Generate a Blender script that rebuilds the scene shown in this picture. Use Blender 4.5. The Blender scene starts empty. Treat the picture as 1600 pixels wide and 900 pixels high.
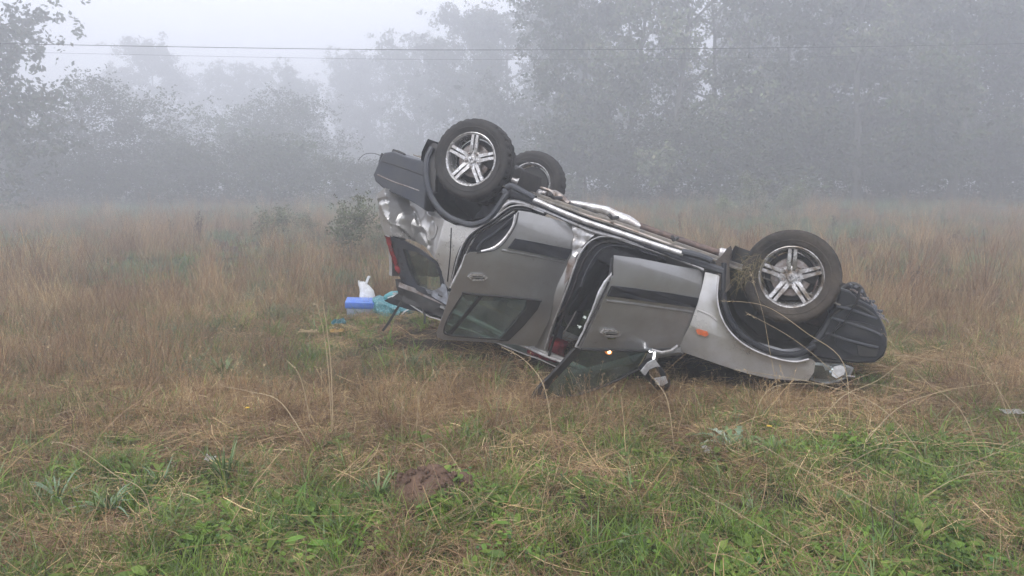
import bpy, bmesh, math, random, os
import numpy as np
from mathutils import Vector, Matrix, noise
from mathutils.geometry import tessellate_polygon

PI = math.pi
rng = np.random.default_rng(7)
random.seed(7)
scene = bpy.context.scene
C = scene.collection

# ------------------------------------------------------------------ camera, sky, light
CAM_H = 1.58
PITCH = math.radians(8.4)
FPX = 1156.0
cam_data = bpy.data.cameras.new("camera")
cam_data.sensor_width = 36
cam_data.lens = FPX / 1600 * 36
cam_data.clip_start = 0.05
cam_data.clip_end = 2000
cam = bpy.data.objects.new("camera", cam_data)
cam.location = (0, 0, CAM_H)
cam.rotation_euler = (PI / 2 - PITCH, 0, 0)
C.objects.link(cam)
scene.camera = cam

SUN_EL, SUN_AZ = math.radians(55), math.radians(205)      # azimuth from +Y towards +X
world = bpy.data.worlds.new("World")
scene.world = world
world.use_nodes = True
wn, wl = world.node_tree.nodes, world.node_tree.links
wn.clear()
w_out = wn.new("ShaderNodeOutputWorld")
w_bg = wn.new("ShaderNodeBackground")
w_sky = wn.new("ShaderNodeTexSky")
w_sky.sky_type = 'NISHITA'
w_sky.sun_disc = False
w_sky.sun_elevation = SUN_EL
w_sky.sun_rotation = SUN_AZ
w_sky.dust_density = 4
w_hsv = wn.new("ShaderNodeHueSaturation")
w_hsv.inputs['Saturation'].default_value = 0.22
w_mix = wn.new("ShaderNodeMixRGB")
w_mix.inputs[0].default_value = 0.75
w_mix.inputs[2].default_value = (7.15, 7.4, 8.45, 1)       # even bright overcast
wl.new(w_sky.outputs[0], w_hsv.inputs['Color'])
wl.new(w_hsv.outputs[0], w_mix.inputs[1])
wl.new(w_mix.outputs[0], w_bg.inputs[0])
w_bg.inputs[1].default_value = 0.13
wl.new(w_bg.outputs[0], w_out.inputs[0])

sd = bpy.data.lights.new("sun", 'SUN')
sd.energy = 1.5
sd.angle = math.radians(40)
sd.color = (1.0, 0.98, 0.96)
sun = bpy.data.objects.new("sun", sd)
sun_dir = Vector((math.sin(SUN_AZ) * math.cos(SUN_EL), math.cos(SUN_AZ) * math.cos(SUN_EL), math.sin(SUN_EL)))
sun.rotation_euler = sun_dir.to_track_quat('Z', 'Y').to_euler()
C.objects.link(sun)

scene.view_settings.view_transform = 'Standard'
scene.view_settings.look = 'None'
scene.view_settings.gamma = 1
scene.view_settings.use_curve_mapping = False
scene.view_settings.exposure = 0.74
scene.cycles.volume_bounces = 2
scene.cycles.max_bounces = 8
scene.cycles.transparent_max_bounces = 16
scene.cycles.caustics_reflective = False
scene.cycles.caustics_refractive = False
scene.cycles.use_denoising = True
HAZE = 0.0170

# ------------------------------------------------------------------ materials
def new_mat(name):
    m = bpy.data.materials.new(name)
    m.use_nodes = True
    nt = m.node_tree
    return m, nt, nt.nodes['Principled BSDF'], nt.nodes['Material Output']

def nd(nt, typ, **kw):
    n = nt.nodes.new(typ)
    for k, v in kw.items():
        if k in n.inputs: n.inputs[k].default_value = v
        else: setattr(n, k, v)
    return n

def ramp(nt, fac, stops):
    r = nt.nodes.new('ShaderNodeValToRGB')
    el = r.color_ramp.elements
    while len(el) < len(stops): el.new(0.5)
    for e, (p, c) in zip(el, stops):
        e.position = p
        e.color = (*c, 1) if len(c) == 3 else c
    nt.links.new(fac, r.inputs[0])
    return r

def mixc(nt, fac, a, b):
    m = nt.nodes.new('ShaderNodeMixRGB')
    for i, s in ((0, fac), (1, a), (2, b)):
        if hasattr(s, 'is_linked'): nt.links.new(s, m.inputs[i])
        elif isinstance(s, tuple): m.inputs[i].default_value = (*s, 1)
        else: m.inputs[i].default_value = s
    return m.outputs[0]

def simple(name, col, rough=.5, metal=0, dirt=None, dirt_amt=.4, scale=6, bump=0, bscale=60, coat=0, spec=.5, rvar=.12):
    """principled with noise dirt, roughness variation and fine bump"""
    m, nt, p, out = new_mat(name)
    tc = nd(nt, 'ShaderNodeTexCoord')
    n1 = nd(nt, 'ShaderNodeTexNoise', Scale=float(scale), Detail=8.0, Roughness=.65)
    nt.links.new(tc.outputs['Object'], n1.inputs['Vector'])
    if dirt:
        f = ramp(nt, n1.outputs[0], [(.5 - dirt_amt * .35, (1, 1, 1)), (.5 + (1 - dirt_amt) * .35, (0, 0, 0))])
        nt.links.new(mixc(nt, f.outputs[0], col, dirt), p.inputs['Base Color'])
    else:
        p.inputs['Base Color'].default_value = (*col, 1)
    mr = nd(nt, 'ShaderNodeMapRange')
    mr.inputs['To Min'].default_value = max(0, rough - rvar)
    mr.inputs['To Max'].default_value = min(1, rough + rvar)
    nt.links.new(n1.outputs[0], mr.inputs[0])
    nt.links.new(mr.outputs[0], p.inputs['Roughness'])
    p.inputs['Metallic'].default_value = metal
    p.inputs['Specular IOR Level'].default_value = spec
    p.inputs['Coat Weight'].default_value = coat
    p.inputs['Coat Roughness'].default_value = .12
    if bump:
        n2 = nd(nt, 'ShaderNodeTexNoise', Scale=float(bscale), Detail=6.0)
        nt.links.new(tc.outputs['Object'], n2.inputs['Vector'])
        b = nd(nt, 'ShaderNodeBump', Strength=bump, Distance=.01)
        nt.links.new(n2.outputs[0], b.inputs['Height'])
        nt.links.new(b.outputs[0], p.inputs['Normal'])
    return m

def glass_mat(name, tint, gloss=.08, rough=.03, dirt=(.06, .30)):
    m, nt, p, out = new_mat(name)
    nt.nodes.remove(p)
    t = nd(nt, 'ShaderNodeBsdfTransparent', Color=(*tint, 1))
    g = nd(nt, 'ShaderNodeBsdfGlossy', Color=(.9, .95, .93, 1), Roughness=rough)
    d = nd(nt, 'ShaderNodeBsdfDiffuse', Color=(.30, .34, .32, 1))
    lw = nd(nt, 'ShaderNodeLayerWeight', Blend=.25)
    mr = nd(nt, 'ShaderNodeMapRange')
    mr.inputs['To Min'].default_value = gloss
    mr.inputs['To Max'].default_value = .9
    nt.links.new(lw.outputs['Fresnel'], mr.inputs[0])
    ms = nd(nt, 'ShaderNodeMixShader'); md = nd(nt, 'ShaderNodeMixShader')
    nz = nd(nt, 'ShaderNodeTexNoise', Scale=9.0, Detail=8.0)
    tc = nd(nt, 'ShaderNodeTexCoord'); nt.links.new(tc.outputs['Object'], nz.inputs[0])
    r = ramp(nt, nz.outputs[0], [(.35, (dirt[0],) * 3), (.75, (dirt[1],) * 3)])
    nt.links.new(r.outputs[0], md.inputs[0])
    nt.links.new(t.outputs[0], md.inputs[1]); nt.links.new(d.outputs[0], md.inputs[2])
    nt.links.new(mr.outputs[0], ms.inputs[0]); nt.links.new(md.outputs[0], ms.inputs[1]); nt.links.new(g.outputs[0], ms.inputs[2])
    nt.links.new(ms.outputs[0], out.inputs[0])
    return m

M = {}
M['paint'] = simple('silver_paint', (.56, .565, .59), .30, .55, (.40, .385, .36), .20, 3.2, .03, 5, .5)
M['door_paint'] = simple('shaded_silver_paint', (.37, .368, .378), .34, .68, (.28, .272, .26), .16, 2.6, 0, 5, .3, rvar=.05)  # same silver paint, darkened to hold the shade on the open doors
def scuffed(m, mud=(.15, .125, .09), amt=.5):
    """grazes and dried mud smears over a painted panel"""
    nt = m.node_tree; p = nt.nodes['Principled BSDF']; src = p.inputs['Base Color'].links[0].from_socket
    tc = nd(nt, 'ShaderNodeTexCoord'); mp = nd(nt, 'ShaderNodeMapping'); mp.inputs['Scale'].default_value = (2.2, 2.2, 34); mp.inputs['Rotation'].default_value = (0, .45, 0)
    nt.links.new(tc.outputs['Object'], mp.inputs[0])
    a = nd(nt, 'ShaderNodeTexNoise', Scale=3.0, Detail=10.0, Roughness=.7); nt.links.new(mp.outputs[0], a.inputs[0])
    b = nd(nt, 'ShaderNodeTexNoise', Scale=2.3, Detail=7.0, Roughness=.7); nt.links.new(tc.outputs['Object'], b.inputs[0])
    ra = ramp(nt, a.outputs[0], [(.60, (0, 0, 0)), (.68, (1, 1, 1))]); rb = ramp(nt, b.outputs[0], [(.48, (0, 0, 0)), (.64, (1, 1, 1))])
    k = nd(nt, 'ShaderNodeMath', operation='MULTIPLY'); nt.links.new(ra.outputs[0], k.inputs[0]); nt.links.new(rb.outputs[0], k.inputs[1])
    k2 = nd(nt, 'ShaderNodeMath', operation='MULTIPLY'); nt.links.new(k.outputs[0], k2.inputs[0]); k2.inputs[1].default_value = amt
    c = mixc(nt, k2.outputs[0], src, mud)
    d = nd(nt, 'ShaderNodeTexNoise', Scale=38.0, Detail=4.0); nt.links.new(tc.outputs['Object'], d.inputs[0])
    rd = ramp(nt, d.outputs[0], [(.64, (0, 0, 0)), (.70, (.55, .55, .55))])
    k3 = nd(nt, 'ShaderNodeMath', operation='MULTIPLY'); nt.links.new(rd.outputs[0], k3.inputs[0]); nt.links.new(rb.outputs[0], k3.inputs[1])
    nt.links.new(mixc(nt, k3.outputs[0], c, mud), p.inputs['Base Color'])
scuffed(M['paint'], (.20, .17, .13), .45); scuffed(M['door_paint'], (.16, .14, .11), .55)
M['inner_paint'] = simple('inner_silver', (.62, .62, .64), .30, .45, (.3, .28, .26), .35, 14, .1, 20, .3)
M['plastic'] = simple('dark_plastic', (.006, .008, .014), .42, 0, (.022, .022, .024), .28, 7, .15, 120, spec=.22)
M['plastic2'] = simple('grey_plastic', (.022, .028, .042), .42, 0, (.045, .046, .05), .30, 6, .1, 100, spec=.4)
M['black'] = simple('black_trim', (.006, .0065, .008), .6, 0, (.02, .018, .016), .3, 9, .1, 80)
M['rubber'] = simple('tyre_rubber', (.010, .011, .012), .75, 0, (.035, .031, .028), .35, 9, .3, 90, spec=.35)
M['mud_rubber'] = simple('muddy_tyre_rubber', (.011, .011, .011), .8, 0, (.062, .050, .040), .42, 5, .5, 70, spec=.25)
M['rim'] = simple('alloy', (.80, .82, .85), .26, .6, (.40, .38, .36), .15, 22, .03, 60)
M['mud_rim'] = simple('dirty_alloy', (.76, .77, .79), .26, .6, (.13, .10, .07), .30, 9, .1, 60)
M['chrome'] = simple('chrome', (.78, .80, .83), .12, 1, None)
M['steel'] = simple('bare_steel', (.34, .32, .31), .42, .8, (.12, .075, .05), .45, 14, .3, 60)
M['foil'] = simple('crumpled_foil', (.80, .81, .82), .32, .6, (.40, .37, .35), .25, 18, .4, 30)
M['rust'] = simple('rusty_pipe', (.16, .105, .085), .6, .35, (.06, .045, .04), .5, 18, .5, 60)
M['under'] = simple('underbody', (.12, .115, .11), .75, .1, (.22, .19, .15), .5, 12, .7, 40)
M['interior'] = simple('interior_cloth', (.022, .024, .032), .85, 0, (.05, .05, .055), .4, 20, .3, 200)
M['lining'] = simple('headlining', (.33, .36, .42), .85, 0, (.18, .18, .19), .4, 10, .4, 60)
M['red_lens'] = simple('red_lens', (.30, .012, .018), .22, 0, (.07, .01, .012), .4, 20, coat=.8)
M['amber'] = simple('amber_lens', (.62, .13, .025), .25, 0, (.35, .08, .03), .3, 60, coat=.6)
M['lens'] = simple('headlamp_reflector', (.62, .64, .67), .2, .35, (.25, .25, .26), .3, 18)
M['pale_lens'] = simple('pale_lens', (.80, .82, .85), .15, .2, (.5, .5, .5), .2, 30)
M['red_cloth'] = simple('red_cloth', (.36, .018, .032), .7, 0, (.07, .008, .012), .4, 14, .4, 60)
M['glass'] = glass_mat('tinted_glass', (.52, .62, .58))
M['glass_dirty'] = glass_mat('wet_green_glass', (.46, .58, .53), .07)
M['clear'] = glass_mat('lamp_glass', (.9, .92, .92), .10, .03, (.02, .12))
M['mirror'] = simple('mirror_glass', (.55, .58, .62), .06, 1)

def mud_mask(m, z0=0.0):
    return m
# ------------------------------------------------------------------ helpers
def link(o, parent=None):
    C.objects.link(o)
    if parent is not None: o.parent = parent
    return o

def mesh_obj(name, me, mat, parent=None, smooth=40):
    if mat: me.materials.append(mat)
    if smooth:
        me.shade_smooth()
        me.set_sharp_from_angle(angle=math.radians(smooth))
    return link(bpy.data.objects.new(name, me), parent)

def bm_obj(name, bm, mat, parent=None, smooth=40):
    me = bpy.data.meshes.new(name)
    bmesh.ops.recalc_face_normals(bm, faces=bm.faces)
    bm.to_mesh(me); bm.free()
    return mesh_obj(name, me, mat, parent, smooth)

def np_mesh(name, verts, quads=None, tris=None, cols=None):
    me = bpy.data.meshes.new(name)
    verts = np.asarray(verts, dtype=np.float32)
    me.vertices.add(len(verts)); me.vertices.foreach_set('co', verts.ravel())
    idx = []; sizes = []
    if quads is not None and len(quads): idx.append(np.asarray(quads, np.int32).ravel()); sizes.append(np.full(len(quads), 4))
    if tris is not None and len(tris): idx.append(np.asarray(tris, np.int32).ravel()); sizes.append(np.full(len(tris), 3))
    idx = np.concatenate(idx); sizes = np.concatenate(sizes)
    me.loops.add(len(idx)); me.loops.foreach_set('vertex_index', idx)
    me.polygons.add(len(sizes))
    me.polygons.foreach_set('loop_start', np.concatenate([[0], np.cumsum(sizes)[:-1]]).astype(np.int32))
    me.polygons.foreach_set('loop_total', sizes.astype(np.int32))
    if cols is not None:
        a = me.color_attributes.new('col', 'FLOAT_COLOR', 'POINT')
        c4 = np.ones((len(verts), 4), np.float32); c4[:, :3] = cols
        a.data.foreach_set('color', c4.ravel())
    me.update(); me.validate()
    return me

def tag(o, label=None, cat=None, group=None, kind=None):
    if label: o['label'] = label
    if cat: o['category'] = cat
    if group: o['group'] = group
    if kind: o['kind'] = kind
    return o

def empty(name, loc=(0, 0, 0), rz=0.0):
    o = bpy.data.objects.new(name, None)
    o.location = loc; o.rotation_euler = (0, 0, rz); o.empty_display_size = .2
    return link(o)

def catmull(pts, n=6, closed=False):
    P = [np.array(p, float) for p in pts]
    out = []
    N = len(P)
    rngk = range(N if closed else N - 1)
    for i in rngk:
        p0 = P[(i - 1) % N] if closed or i > 0 else P[0]
        p1 = P[i]; p2 = P[(i + 1) % N]
        p3 = P[(i + 2) % N] if closed or i + 2 < N else P[-1]
        for k in range(n):
            t = k / n
            out.append(.5 * ((2 * p1) + (-p0 + p2) * t + (2 * p0 - 5 * p1 + 4 * p2 - p3) * t * t + (-p0 + 3 * p1 - 3 * p2 + p3) * t ** 3))
    if not closed: out.append(P[-1])
    return out

def rounded(pts, r=.2, n=3):
    """polygon with its corners cut by short arcs; r = share of each edge"""
    P = [np.array(p, float) for p in pts]; out = []
    N = len(P)
    for i in range(N):
        a, b, c = P[i - 1], P[i], P[(i + 1) % N]
        q0 = b + (a - b) * r; q1 = b + (c - b) * r
        for k in range(n + 1):
            t = k / n
            out.append((1 - t) ** 2 * q0 + 2 * t * (1 - t) * b + t * t * q1)
    return out

def tube(bm, pts, r, sides=8, caps=True):
    """tapered tube along points; r a number or one per point"""
    pts = [Vector(p) for p in pts]
    rs = r if hasattr(r, '__len__') else [r] * len(pts)
    rings = []; up = Vector((0, 0, 1))
    for i, p in enumerate(pts):
        d = (pts[min(i + 1, len(pts) - 1)] - pts[max(i - 1, 0)]).normalized()
        a = d.cross(up)
        if a.length < .05: a = d.cross(Vector((1, 0, 0)))
        a.normalize(); b = d.cross(a).normalized()
        rings.append([bm.verts.new(p + (a * math.cos(2 * PI * k / sides) + b * math.sin(2 * PI * k / sides)) * rs[i]) for k in range(sides)])
    for r0, r1 in zip(rings, rings[1:]):
        for k in range(sides):
            bm.faces.new((r0[k], r0[(k + 1) % sides], r1[(k + 1) % sides], r1[k]))
    if caps:
        bm.faces.new(rings[0][::-1]); bm.faces.new(rings[-1])

def sweep(bm, pts, sect, nrm):
    """sweep a closed section [(a, b)...] along points; a runs across (in the surface), b along nrm.
    nrm: a fixed vector or a function of the point"""
    pts = [Vector(p) for p in pts]; rings = []
    for i, p in enumerate(pts):
        d = (pts[min(i + 1, len(pts) - 1)] - pts[max(i - 1, 0)]).normalized()
        n = Vector(nrm(p) if callable(nrm) else nrm)
        n = (n - d * n.dot(d)).normalized(); a = d.cross(n)
        s = sect(i / (len(pts) - 1)) if callable(sect) else sect
        rings.append([bm.verts.new(p + a * u + n * v) for u, v in s])
    m = len(rings[0])
    for r0, r1 in zip(rings, rings[1:]):
        for k in range(m):
            bm.faces.new((r0[k], r0[(k + 1) % m], r1[(k + 1) % m], r1[k]))
    bm.faces.new(rings[0][::-1]); bm.faces.new(rings[-1])

def rrect(w, h, c=.3):
    """rounded rectangular section, w across, h high"""
    x, y = w / 2, h / 2; k = min(w, h) * c
    return [(-x + k, -y), (x - k, -y), (x, -y + k), (x, y - k), (x - k, y), (-x + k, y), (-x, y - k), (-x, -y + k)]

def box(bm, c, s, rot=None, bev=0):
    g = bmesh.ops.create_cube(bm, size=1)
    vs = g['verts']
    for v in vs: v.co = Vector((v.co.x * s[0], v.co.y * s[1], v.co.z * s[2]))
    if bev:
        es = list({e for v in vs for e in v.link_edges})
        r = bmesh.ops.bevel(bm, geom=es, offset=bev, segments=2, affect='EDGES', profile=.5)
        vs = list({v for f in r['faces'] for v in f.verts} | {v for v in vs if v.is_valid})
    mt = Matrix.Translation(Vector(c)) @ (rot.to_4x4() if rot is not None else Matrix())
    bmesh.ops.transform(bm, matrix=mt, verts=vs)
    return vs

def sheet(pts2, holes, fmap, step=.06, thick=.004, tdir=None):
    """flat outline (u, v) with holes -> cut into a grid, mapped to 3-D by fmap(u, v), given thickness along -tdir"""
    loops = [[Vector((p[0], p[1], 0)) for p in pts2]] + [[Vector((p[0], p[1], 0)) for p in h] for h in holes]
    flat = [v for l in loops for v in l]
    bm = bmesh.new()
    vs = [bm.verts.new(v) for v in flat]
    for t in tessellate_polygon(loops):
        if len(set(t)) == 3:
            try: bm.faces.new([vs[i] for i in t])
            except ValueError: pass
    bmesh.ops.remove_doubles(bm, verts=bm.verts, dist=1e-5)
    us = [v.x for v in flat]; ws = [v.y for v in flat]
    for ax, lo, hi in ((0, min(us), max(us)), (1, min(ws), max(ws))):
        k = int((hi - lo) / step)
        for i in range(1, k + 1):
            co = [0, 0, 0]; no = [0, 0, 0]; co[ax] = lo + i * (hi - lo) / (k + 1); no[ax] = 1
            bmesh.ops.bisect_plane(bm, geom=bm.verts[:] + bm.edges[:] + bm.faces[:], plane_co=co, plane_no=no, dist=1e-5)
    bmesh.ops.dissolve_degenerate(bm, dist=1e-5, edges=bm.edges)
    for f in bm.faces:
        if f.normal.z < 0: f.normal_flip()
    for v in bm.verts: v.co = Vector(fmap(v.co.x, v.co.y))
    if thick:
        bm.normal_update()
        td = Vector(tdir) if tdir is not None else None
        top = list(bm.faces); tv = list(bm.verts)
        back = {}
        for v in tv: back[v] = bm.verts.new(v.co - (td if td is not None else v.normal) * thick)
        be = [e for e in bm.edges if len(e.link_faces) == 1]
        for f in top: bm.faces.new([back[v] for v in reversed(f.verts)])
        for e in be:
            a, b = e.verts
            try: bm.faces.new((b, a, back[a], back[b]))
            except ValueError: pass
    return bm

# ------------------------------------------------------------------ the car's pose and tracing planes
def rot_vec(w):
    w = Vector(w); return Matrix.Rotation(w.length, 3, w.normalized())
CAR_R = rot_vec((3.00047459, -0.54418174, -0.49686249))
# fitted in the frame: x right, y forward, z up, camera at the origin
CAR_T = Vector((0.02378827, 6.91993018, 0.26481386 + CAM_H))
CAR_M = Matrix.Translation(CAR_T) @ CAR_R.to_4x4()
CAR_I = CAR_M.inverted()
_F = Vector((0, math.cos(PITCH), -math.sin(PITCH))); _U = Vector((0, math.sin(PITCH), math.cos(PITCH)))
CAM_L = CAR_I @ Vector((0, 0, CAM_H))
def ray_w(u, v): return _F + Vector((1, 0, 0)) * ((u - 800) / FPX) + _U * ((450 - v) / FPX)
def ray_l(u, v): return CAR_R.transposed() @ ray_w(u, v)
def hit(u, v, p0, n):
    d = ray_l(u, v); n = Vector(n)
    return CAM_L + d * ((Vector(p0) - CAM_L).dot(n) / d.dot(n))
def ground_pt(u, v, z=0.0):
    d = ray_w(u, v); t = (z - CAM_H) / d.z
    return Vector((0, 0, CAM_H)) + d * t
def world_at(u, v, depth): return Vector((0, 0, CAM_H)) + ray_w(u, v) * depth

_pz = [.0, .22, .27, .33, .40, .50, .60, .75, .90, 1.0, 1.06, 1.2, 1.4, 1.6, 1.7]
_py = [.74, .80, .825, .850, .872, .888, .894, .896, .888, .874, .86, .81, .735, .66, .62]
_zz = np.linspace(0, 1.7, 341)
_yy = np.interp(_zz, _pz, _py)
_k = np.ones(13) / 13
_yy = np.convolve(np.pad(_yy, 6, mode='edge'), _k, mode='valid')
def prof(z): return float(np.interp(z, _zz, _yy))
def S(u, v, dy=0.0):
    """pixel -> (x, z) on the car's near side surface"""
    y = .88
    for _ in range(12):
        p = hit(u, v, (0, y + dy, 0), (0, 1, 0)); y = prof(p.z)
    return (p.x, p.z)
def side_map(dy=0.0, f=None):
    return lambda x, z: (x, prof(z) + dy + (f(x, z) if f else 0), z)
def Sy(u, v, y):
    p = hit(u, v, (0, y, 0), (0, 1, 0)); return (p.x, p.z)
def P3(u, v, y):
    return hit(u, v, (0, y, 0), (0, 1, 0))
def S3(u, v, dy=0.0):
    x, z = S(u, v, dy); return Vector((x, prof(z) + dy, z))

class DoorPlane:
    def __init__(s, hx, hy, ang):
        a = math.radians(ang)
        s.o = Vector((hx, hy, 0)); s.e = Vector((-math.cos(a), math.sin(a), 0)); s.n = Vector((math.sin(a), math.cos(a), 0))
        s.oz = [.0, .40, .45, .52, .60, .70, .85, 1.0, 1.08, 1.3, 1.62, 1.8]
        s.oy = [-.20, -.078, -.040, -.008, .0, .004, -.004, -.024, -.034, -.085, -.165, -.20]
        zz = np.linspace(0, 1.8, 361); yy = np.interp(zz, s.oz, s.oy)
        s.zz = zz; s.yy = np.convolve(np.pad(yy, 5, mode='edge'), np.ones(11) / 11, mode='valid')
    def off(s, z): return float(np.interp(z, s.zz, s.yy))
    def T(s, u, v, d=0.0):
        o = 0.0
        for _ in range(12):
            p = hit(u, v, s.o + s.n * (o + d), s.n); o = s.off(p.z)
        return ((p - s.o).dot(s.e), p.z)
    def map(s, d=0.0, f=None):
        return lambda a, z: s.o + s.e * a + Vector((0, 0, z)) + s.n * (s.off(z) + d + (f(a, z) if f else 0))
    def P(s, u, v, d=0.0):
        a, z = s.T(u, v, d); return s.map(d)(a, z)
# ================================================================== THE OVERTURNED CAR
car = bpy.data.objects.new('car', None)
car.empty_display_size = .4
C.objects.link(car)
car.matrix_world = CAR_M
tag(car, 'silver grey estate car lying on its roof in the grass with two doors hanging open', 'car')

def panel(name, px, mat, dy=0.0, holes=(), step=.06, thick=.006, f=None, parent=None, smooth=35, trace_dy=None, curve=0):
    td = dy if trace_dy is None else trace_dy
    pts = [S(u, v, td) for u, v in px]
    if curve: pts = rounded(pts, curve, 3)
    hs = [[S(u, v, td) for u, v in h] for h in holes]
    bm = sheet(pts, hs, side_map(dy, f), step, thick, (0, 1, 0))
    return bm_obj(name, bm, mat, parent or car, smooth)

# ---- crumpled rear quarter
_cr = random.Random(5)
def _planes(n, g):
    out = []
    for _ in range(n):
        px_, pz_ = _cr.uniform(-.75, .05), _cr.uniform(.5, 1.25); a = _cr.uniform(0, 2 * PI); k = g * _cr.uniform(.5, 1.2)
        gx, gz_ = k * math.cos(a), k * math.sin(a); out.append((gx, gz_, -gx * px_ - gz_ * pz_ + _cr.uniform(-.008, .008)))
    return out
_P1, _P2, _P3 = _planes(9, .46), _planes(9, .44), _planes(9, .5)
_h0 = .18
def crumple(x, z):
    """folded sheet metal: flat facets meeting in creases"""
    x2 = x + .05 * noise.noise(Vector((x * 4, z * 4, 5))); z2 = z + .05 * noise.noise(Vector((x * 4, z * 4, 15)))
    pk = lambda P: max(a * x2 + b * z2 + c for a, b, c in P)
    h = pk(_P1) - pk(_P2) - .05 * abs(noise.noise(Vector((x * 5 + 2, z * 5, 2)))) + .006 * noise.noise(Vector((x * 22, z * 22, 1)))
    w = max(0, min(1, (-.04 - x) / .22)) * max(0, min(1, (z - .50) / .10))
    s = max(0, min(1, (z - .55) / .8))
    h = max(-.12, min(.012, h - _h0))
    h += .020 * max(0, 1 - abs(noise.noise(Vector((x * 3.6 + z * 1.5 + 3, z * 3.2 - x * 2.0, 6)))) * 7) - .016 * max(0, 1 - abs(noise.noise(Vector((x * 4.4 + 9, z * 5.0, 16)))) * 6)
    return h * 1.6 * w - .16 * s * max(0, min(1, (-.1 - x) / .5))
_v = [max(a * x + b * z + c for a, b, c in _P1) - max(a * x + b * z + c for a, b, c in _P2) for x in np.linspace(-.7, -.1, 9) for z in np.linspace(.55, 1.1, 9)]
_h0 = float(np.percentile(_v, 75))
qp = [(590, 303), (604, 294), (640, 309), (668, 328), (690, 341), (712, 352), (737, 354), (760, 349), (778, 333), (792, 311),
      (800, 314), (786, 326), (772, 340), (752, 355), (732, 369), (718, 387), (712, 402), (707, 424), (701, 452), (693, 440), (690, 424),
      (682, 406), (654, 388), (624, 374), (607, 368), (594, 366), (589, 350), (587, 325)]
quarter = panel('rear_quarter_panel', qp, M['paint'], 0, step=.014, thick=.004, f=crumple, smooth=13)
quarter['label'] = 'crumpled silver rear quarter panel'
bm = sheet(rounded([S(655, 352), S(677, 350), S(678, 370), S(658, 375)], .3), [], side_map(.010, crumple), .03, .006, (0, 1, 0))
bm_obj('fuel_flap', bm, M['paint'], car)
bm = bmesh.new()
sweep(bm, [S3(u, v, .004) for u, v in catmull([(705, 356), (704, 378), (703, 400), (699, 440)], 5)], rrect(.008, .006), (0, 1, 0))
bm_obj('panel_seam', bm, M['black'], car)

# ---- quarter window surround, pane, tail light
fr_o = [(601, 369), (625, 376), (654, 390), (682, 409), (691, 428), (697, 452), (700, 480), (676, 466), (650, 455), (630, 448), (617, 438), (610, 410)]
fr_i = [(621, 388), (650, 395), (680, 411), (686, 428), (689, 450), (686, 456), (668, 452), (648, 446), (638, 434), (628, 412)]
def crush(x, z): return -.035 * max(0, min(1, (-.04 - x) / .22)) - .13 * max(0, min(1, (z - .55) / .8)) * max(0, min(1, (-.1 - x) / .5)) + .006 * noise.noise(Vector((x * 8, z * 8, 4)))
panel('quarter_window_frame', fr_o, M['plastic2'], 0, [fr_i], .05, .03, crush)
panel('quarter_window', [(617, 384), (652, 392), (684, 409), (692, 430), (692, 458), (645, 449), (630, 432)], M['clear'], -.03, step=.1, thick=.004, f=crush)
panel('window_lining', [(622, 386), (652, 394), (681, 410), (685, 433), (646, 431), (636, 415)], M['interior'], -.07, step=.05, thick=.004, f=crush)['label'] = 'dark blind hanging behind the quarter window'
panel('headlining', [(664, 452), (676, 455), (688, 449), (694, 436), (699, 455), (701, 474), (697, 476), (668, 459)], M['lining'], .005, step=.03, thick=.01,
      f=lambda x, z: crush(x, z) + .02 * noise.noise(Vector((x * 20, z * 20, 0))))
tl = panel('tail_light', [(590, 367), (599, 370), (602, 386), (609, 406), (616, 424), (613, 429), (607, 423), (598, 396)], M['red_lens'], .006, step=.03, thick=.05,
           f=lambda x, z: crush(x, z) + .006 * math.sin(z * 90))
panel('tail_light_housing', [(601, 369), (608, 372), (618, 400), (628, 440), (620, 442), (612, 428), (605, 398)], M['black'], .0, step=.04, thick=.04, f=crush, parent=tl)

# ---- roof rail and crushed roof edge at the back
def roofy(x, z): return -.02 * noise.noise(Vector((x * 9, z * 9, 3)))
def ypanel(name, px, y, mat, thick, step=.06, f=None, smooth=35, parent=None, tdir=(0, 1, 0), dydx=0.0):
    pts = [Sy(u, v, y) for u, v in px]
    x0 = pts[0][0]
    bm = sheet(pts, [], lambda x, z: (x, y + (f(x, z) if f else 0) + dydx * (x - x0), z), step, thick, tdir)
    return bm_obj(name, bm, mat, parent or car, smooth)
ypanel('rear_pillar', [(618, 436), (628, 444), (650, 455), (676, 467), (699, 482), (702, 500), (690, 496), (668, 485), (640, 476), (612, 466), (622, 458)], .66, M['black'], .09,
       f=lambda x, z: .03 * noise.noise(Vector((x * 11, z * 14, 0))))['label'] = 'crushed dark rear pillar'
ypanel('rear_pillar_edge', [(623, 441), (650, 451), (697, 473), (699, 479), (650, 458), (622, 448)], .675, M['steel'], .02, f=roofy)
ypanel('tailgate_trim', [(612, 464), (640, 474), (668, 484), (688, 494), (676, 493), (640, 484), (614, 476), (600, 470)], .60, M['plastic'], .2, f=roofy)
bm = bmesh.new()
sweep(bm, [P3(u, v, .68) for u, v in catmull([(628, 470), (617, 488), (608, 503), (598, 517)], 4)], rrect(.022, .006), (0.3, 1, 0))
bm_obj('rubber_seal', bm, M['black'], car)
bm = bmesh.new()
sweep(bm, [P3(u, v, .68) for u, v in catmull([(660, 482), (664, 494), (663, 506)], 4)], rrect(.018, .006), (0.3, 1, 0))
bm_obj('rubber_seal', bm, M['black'], car)

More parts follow.
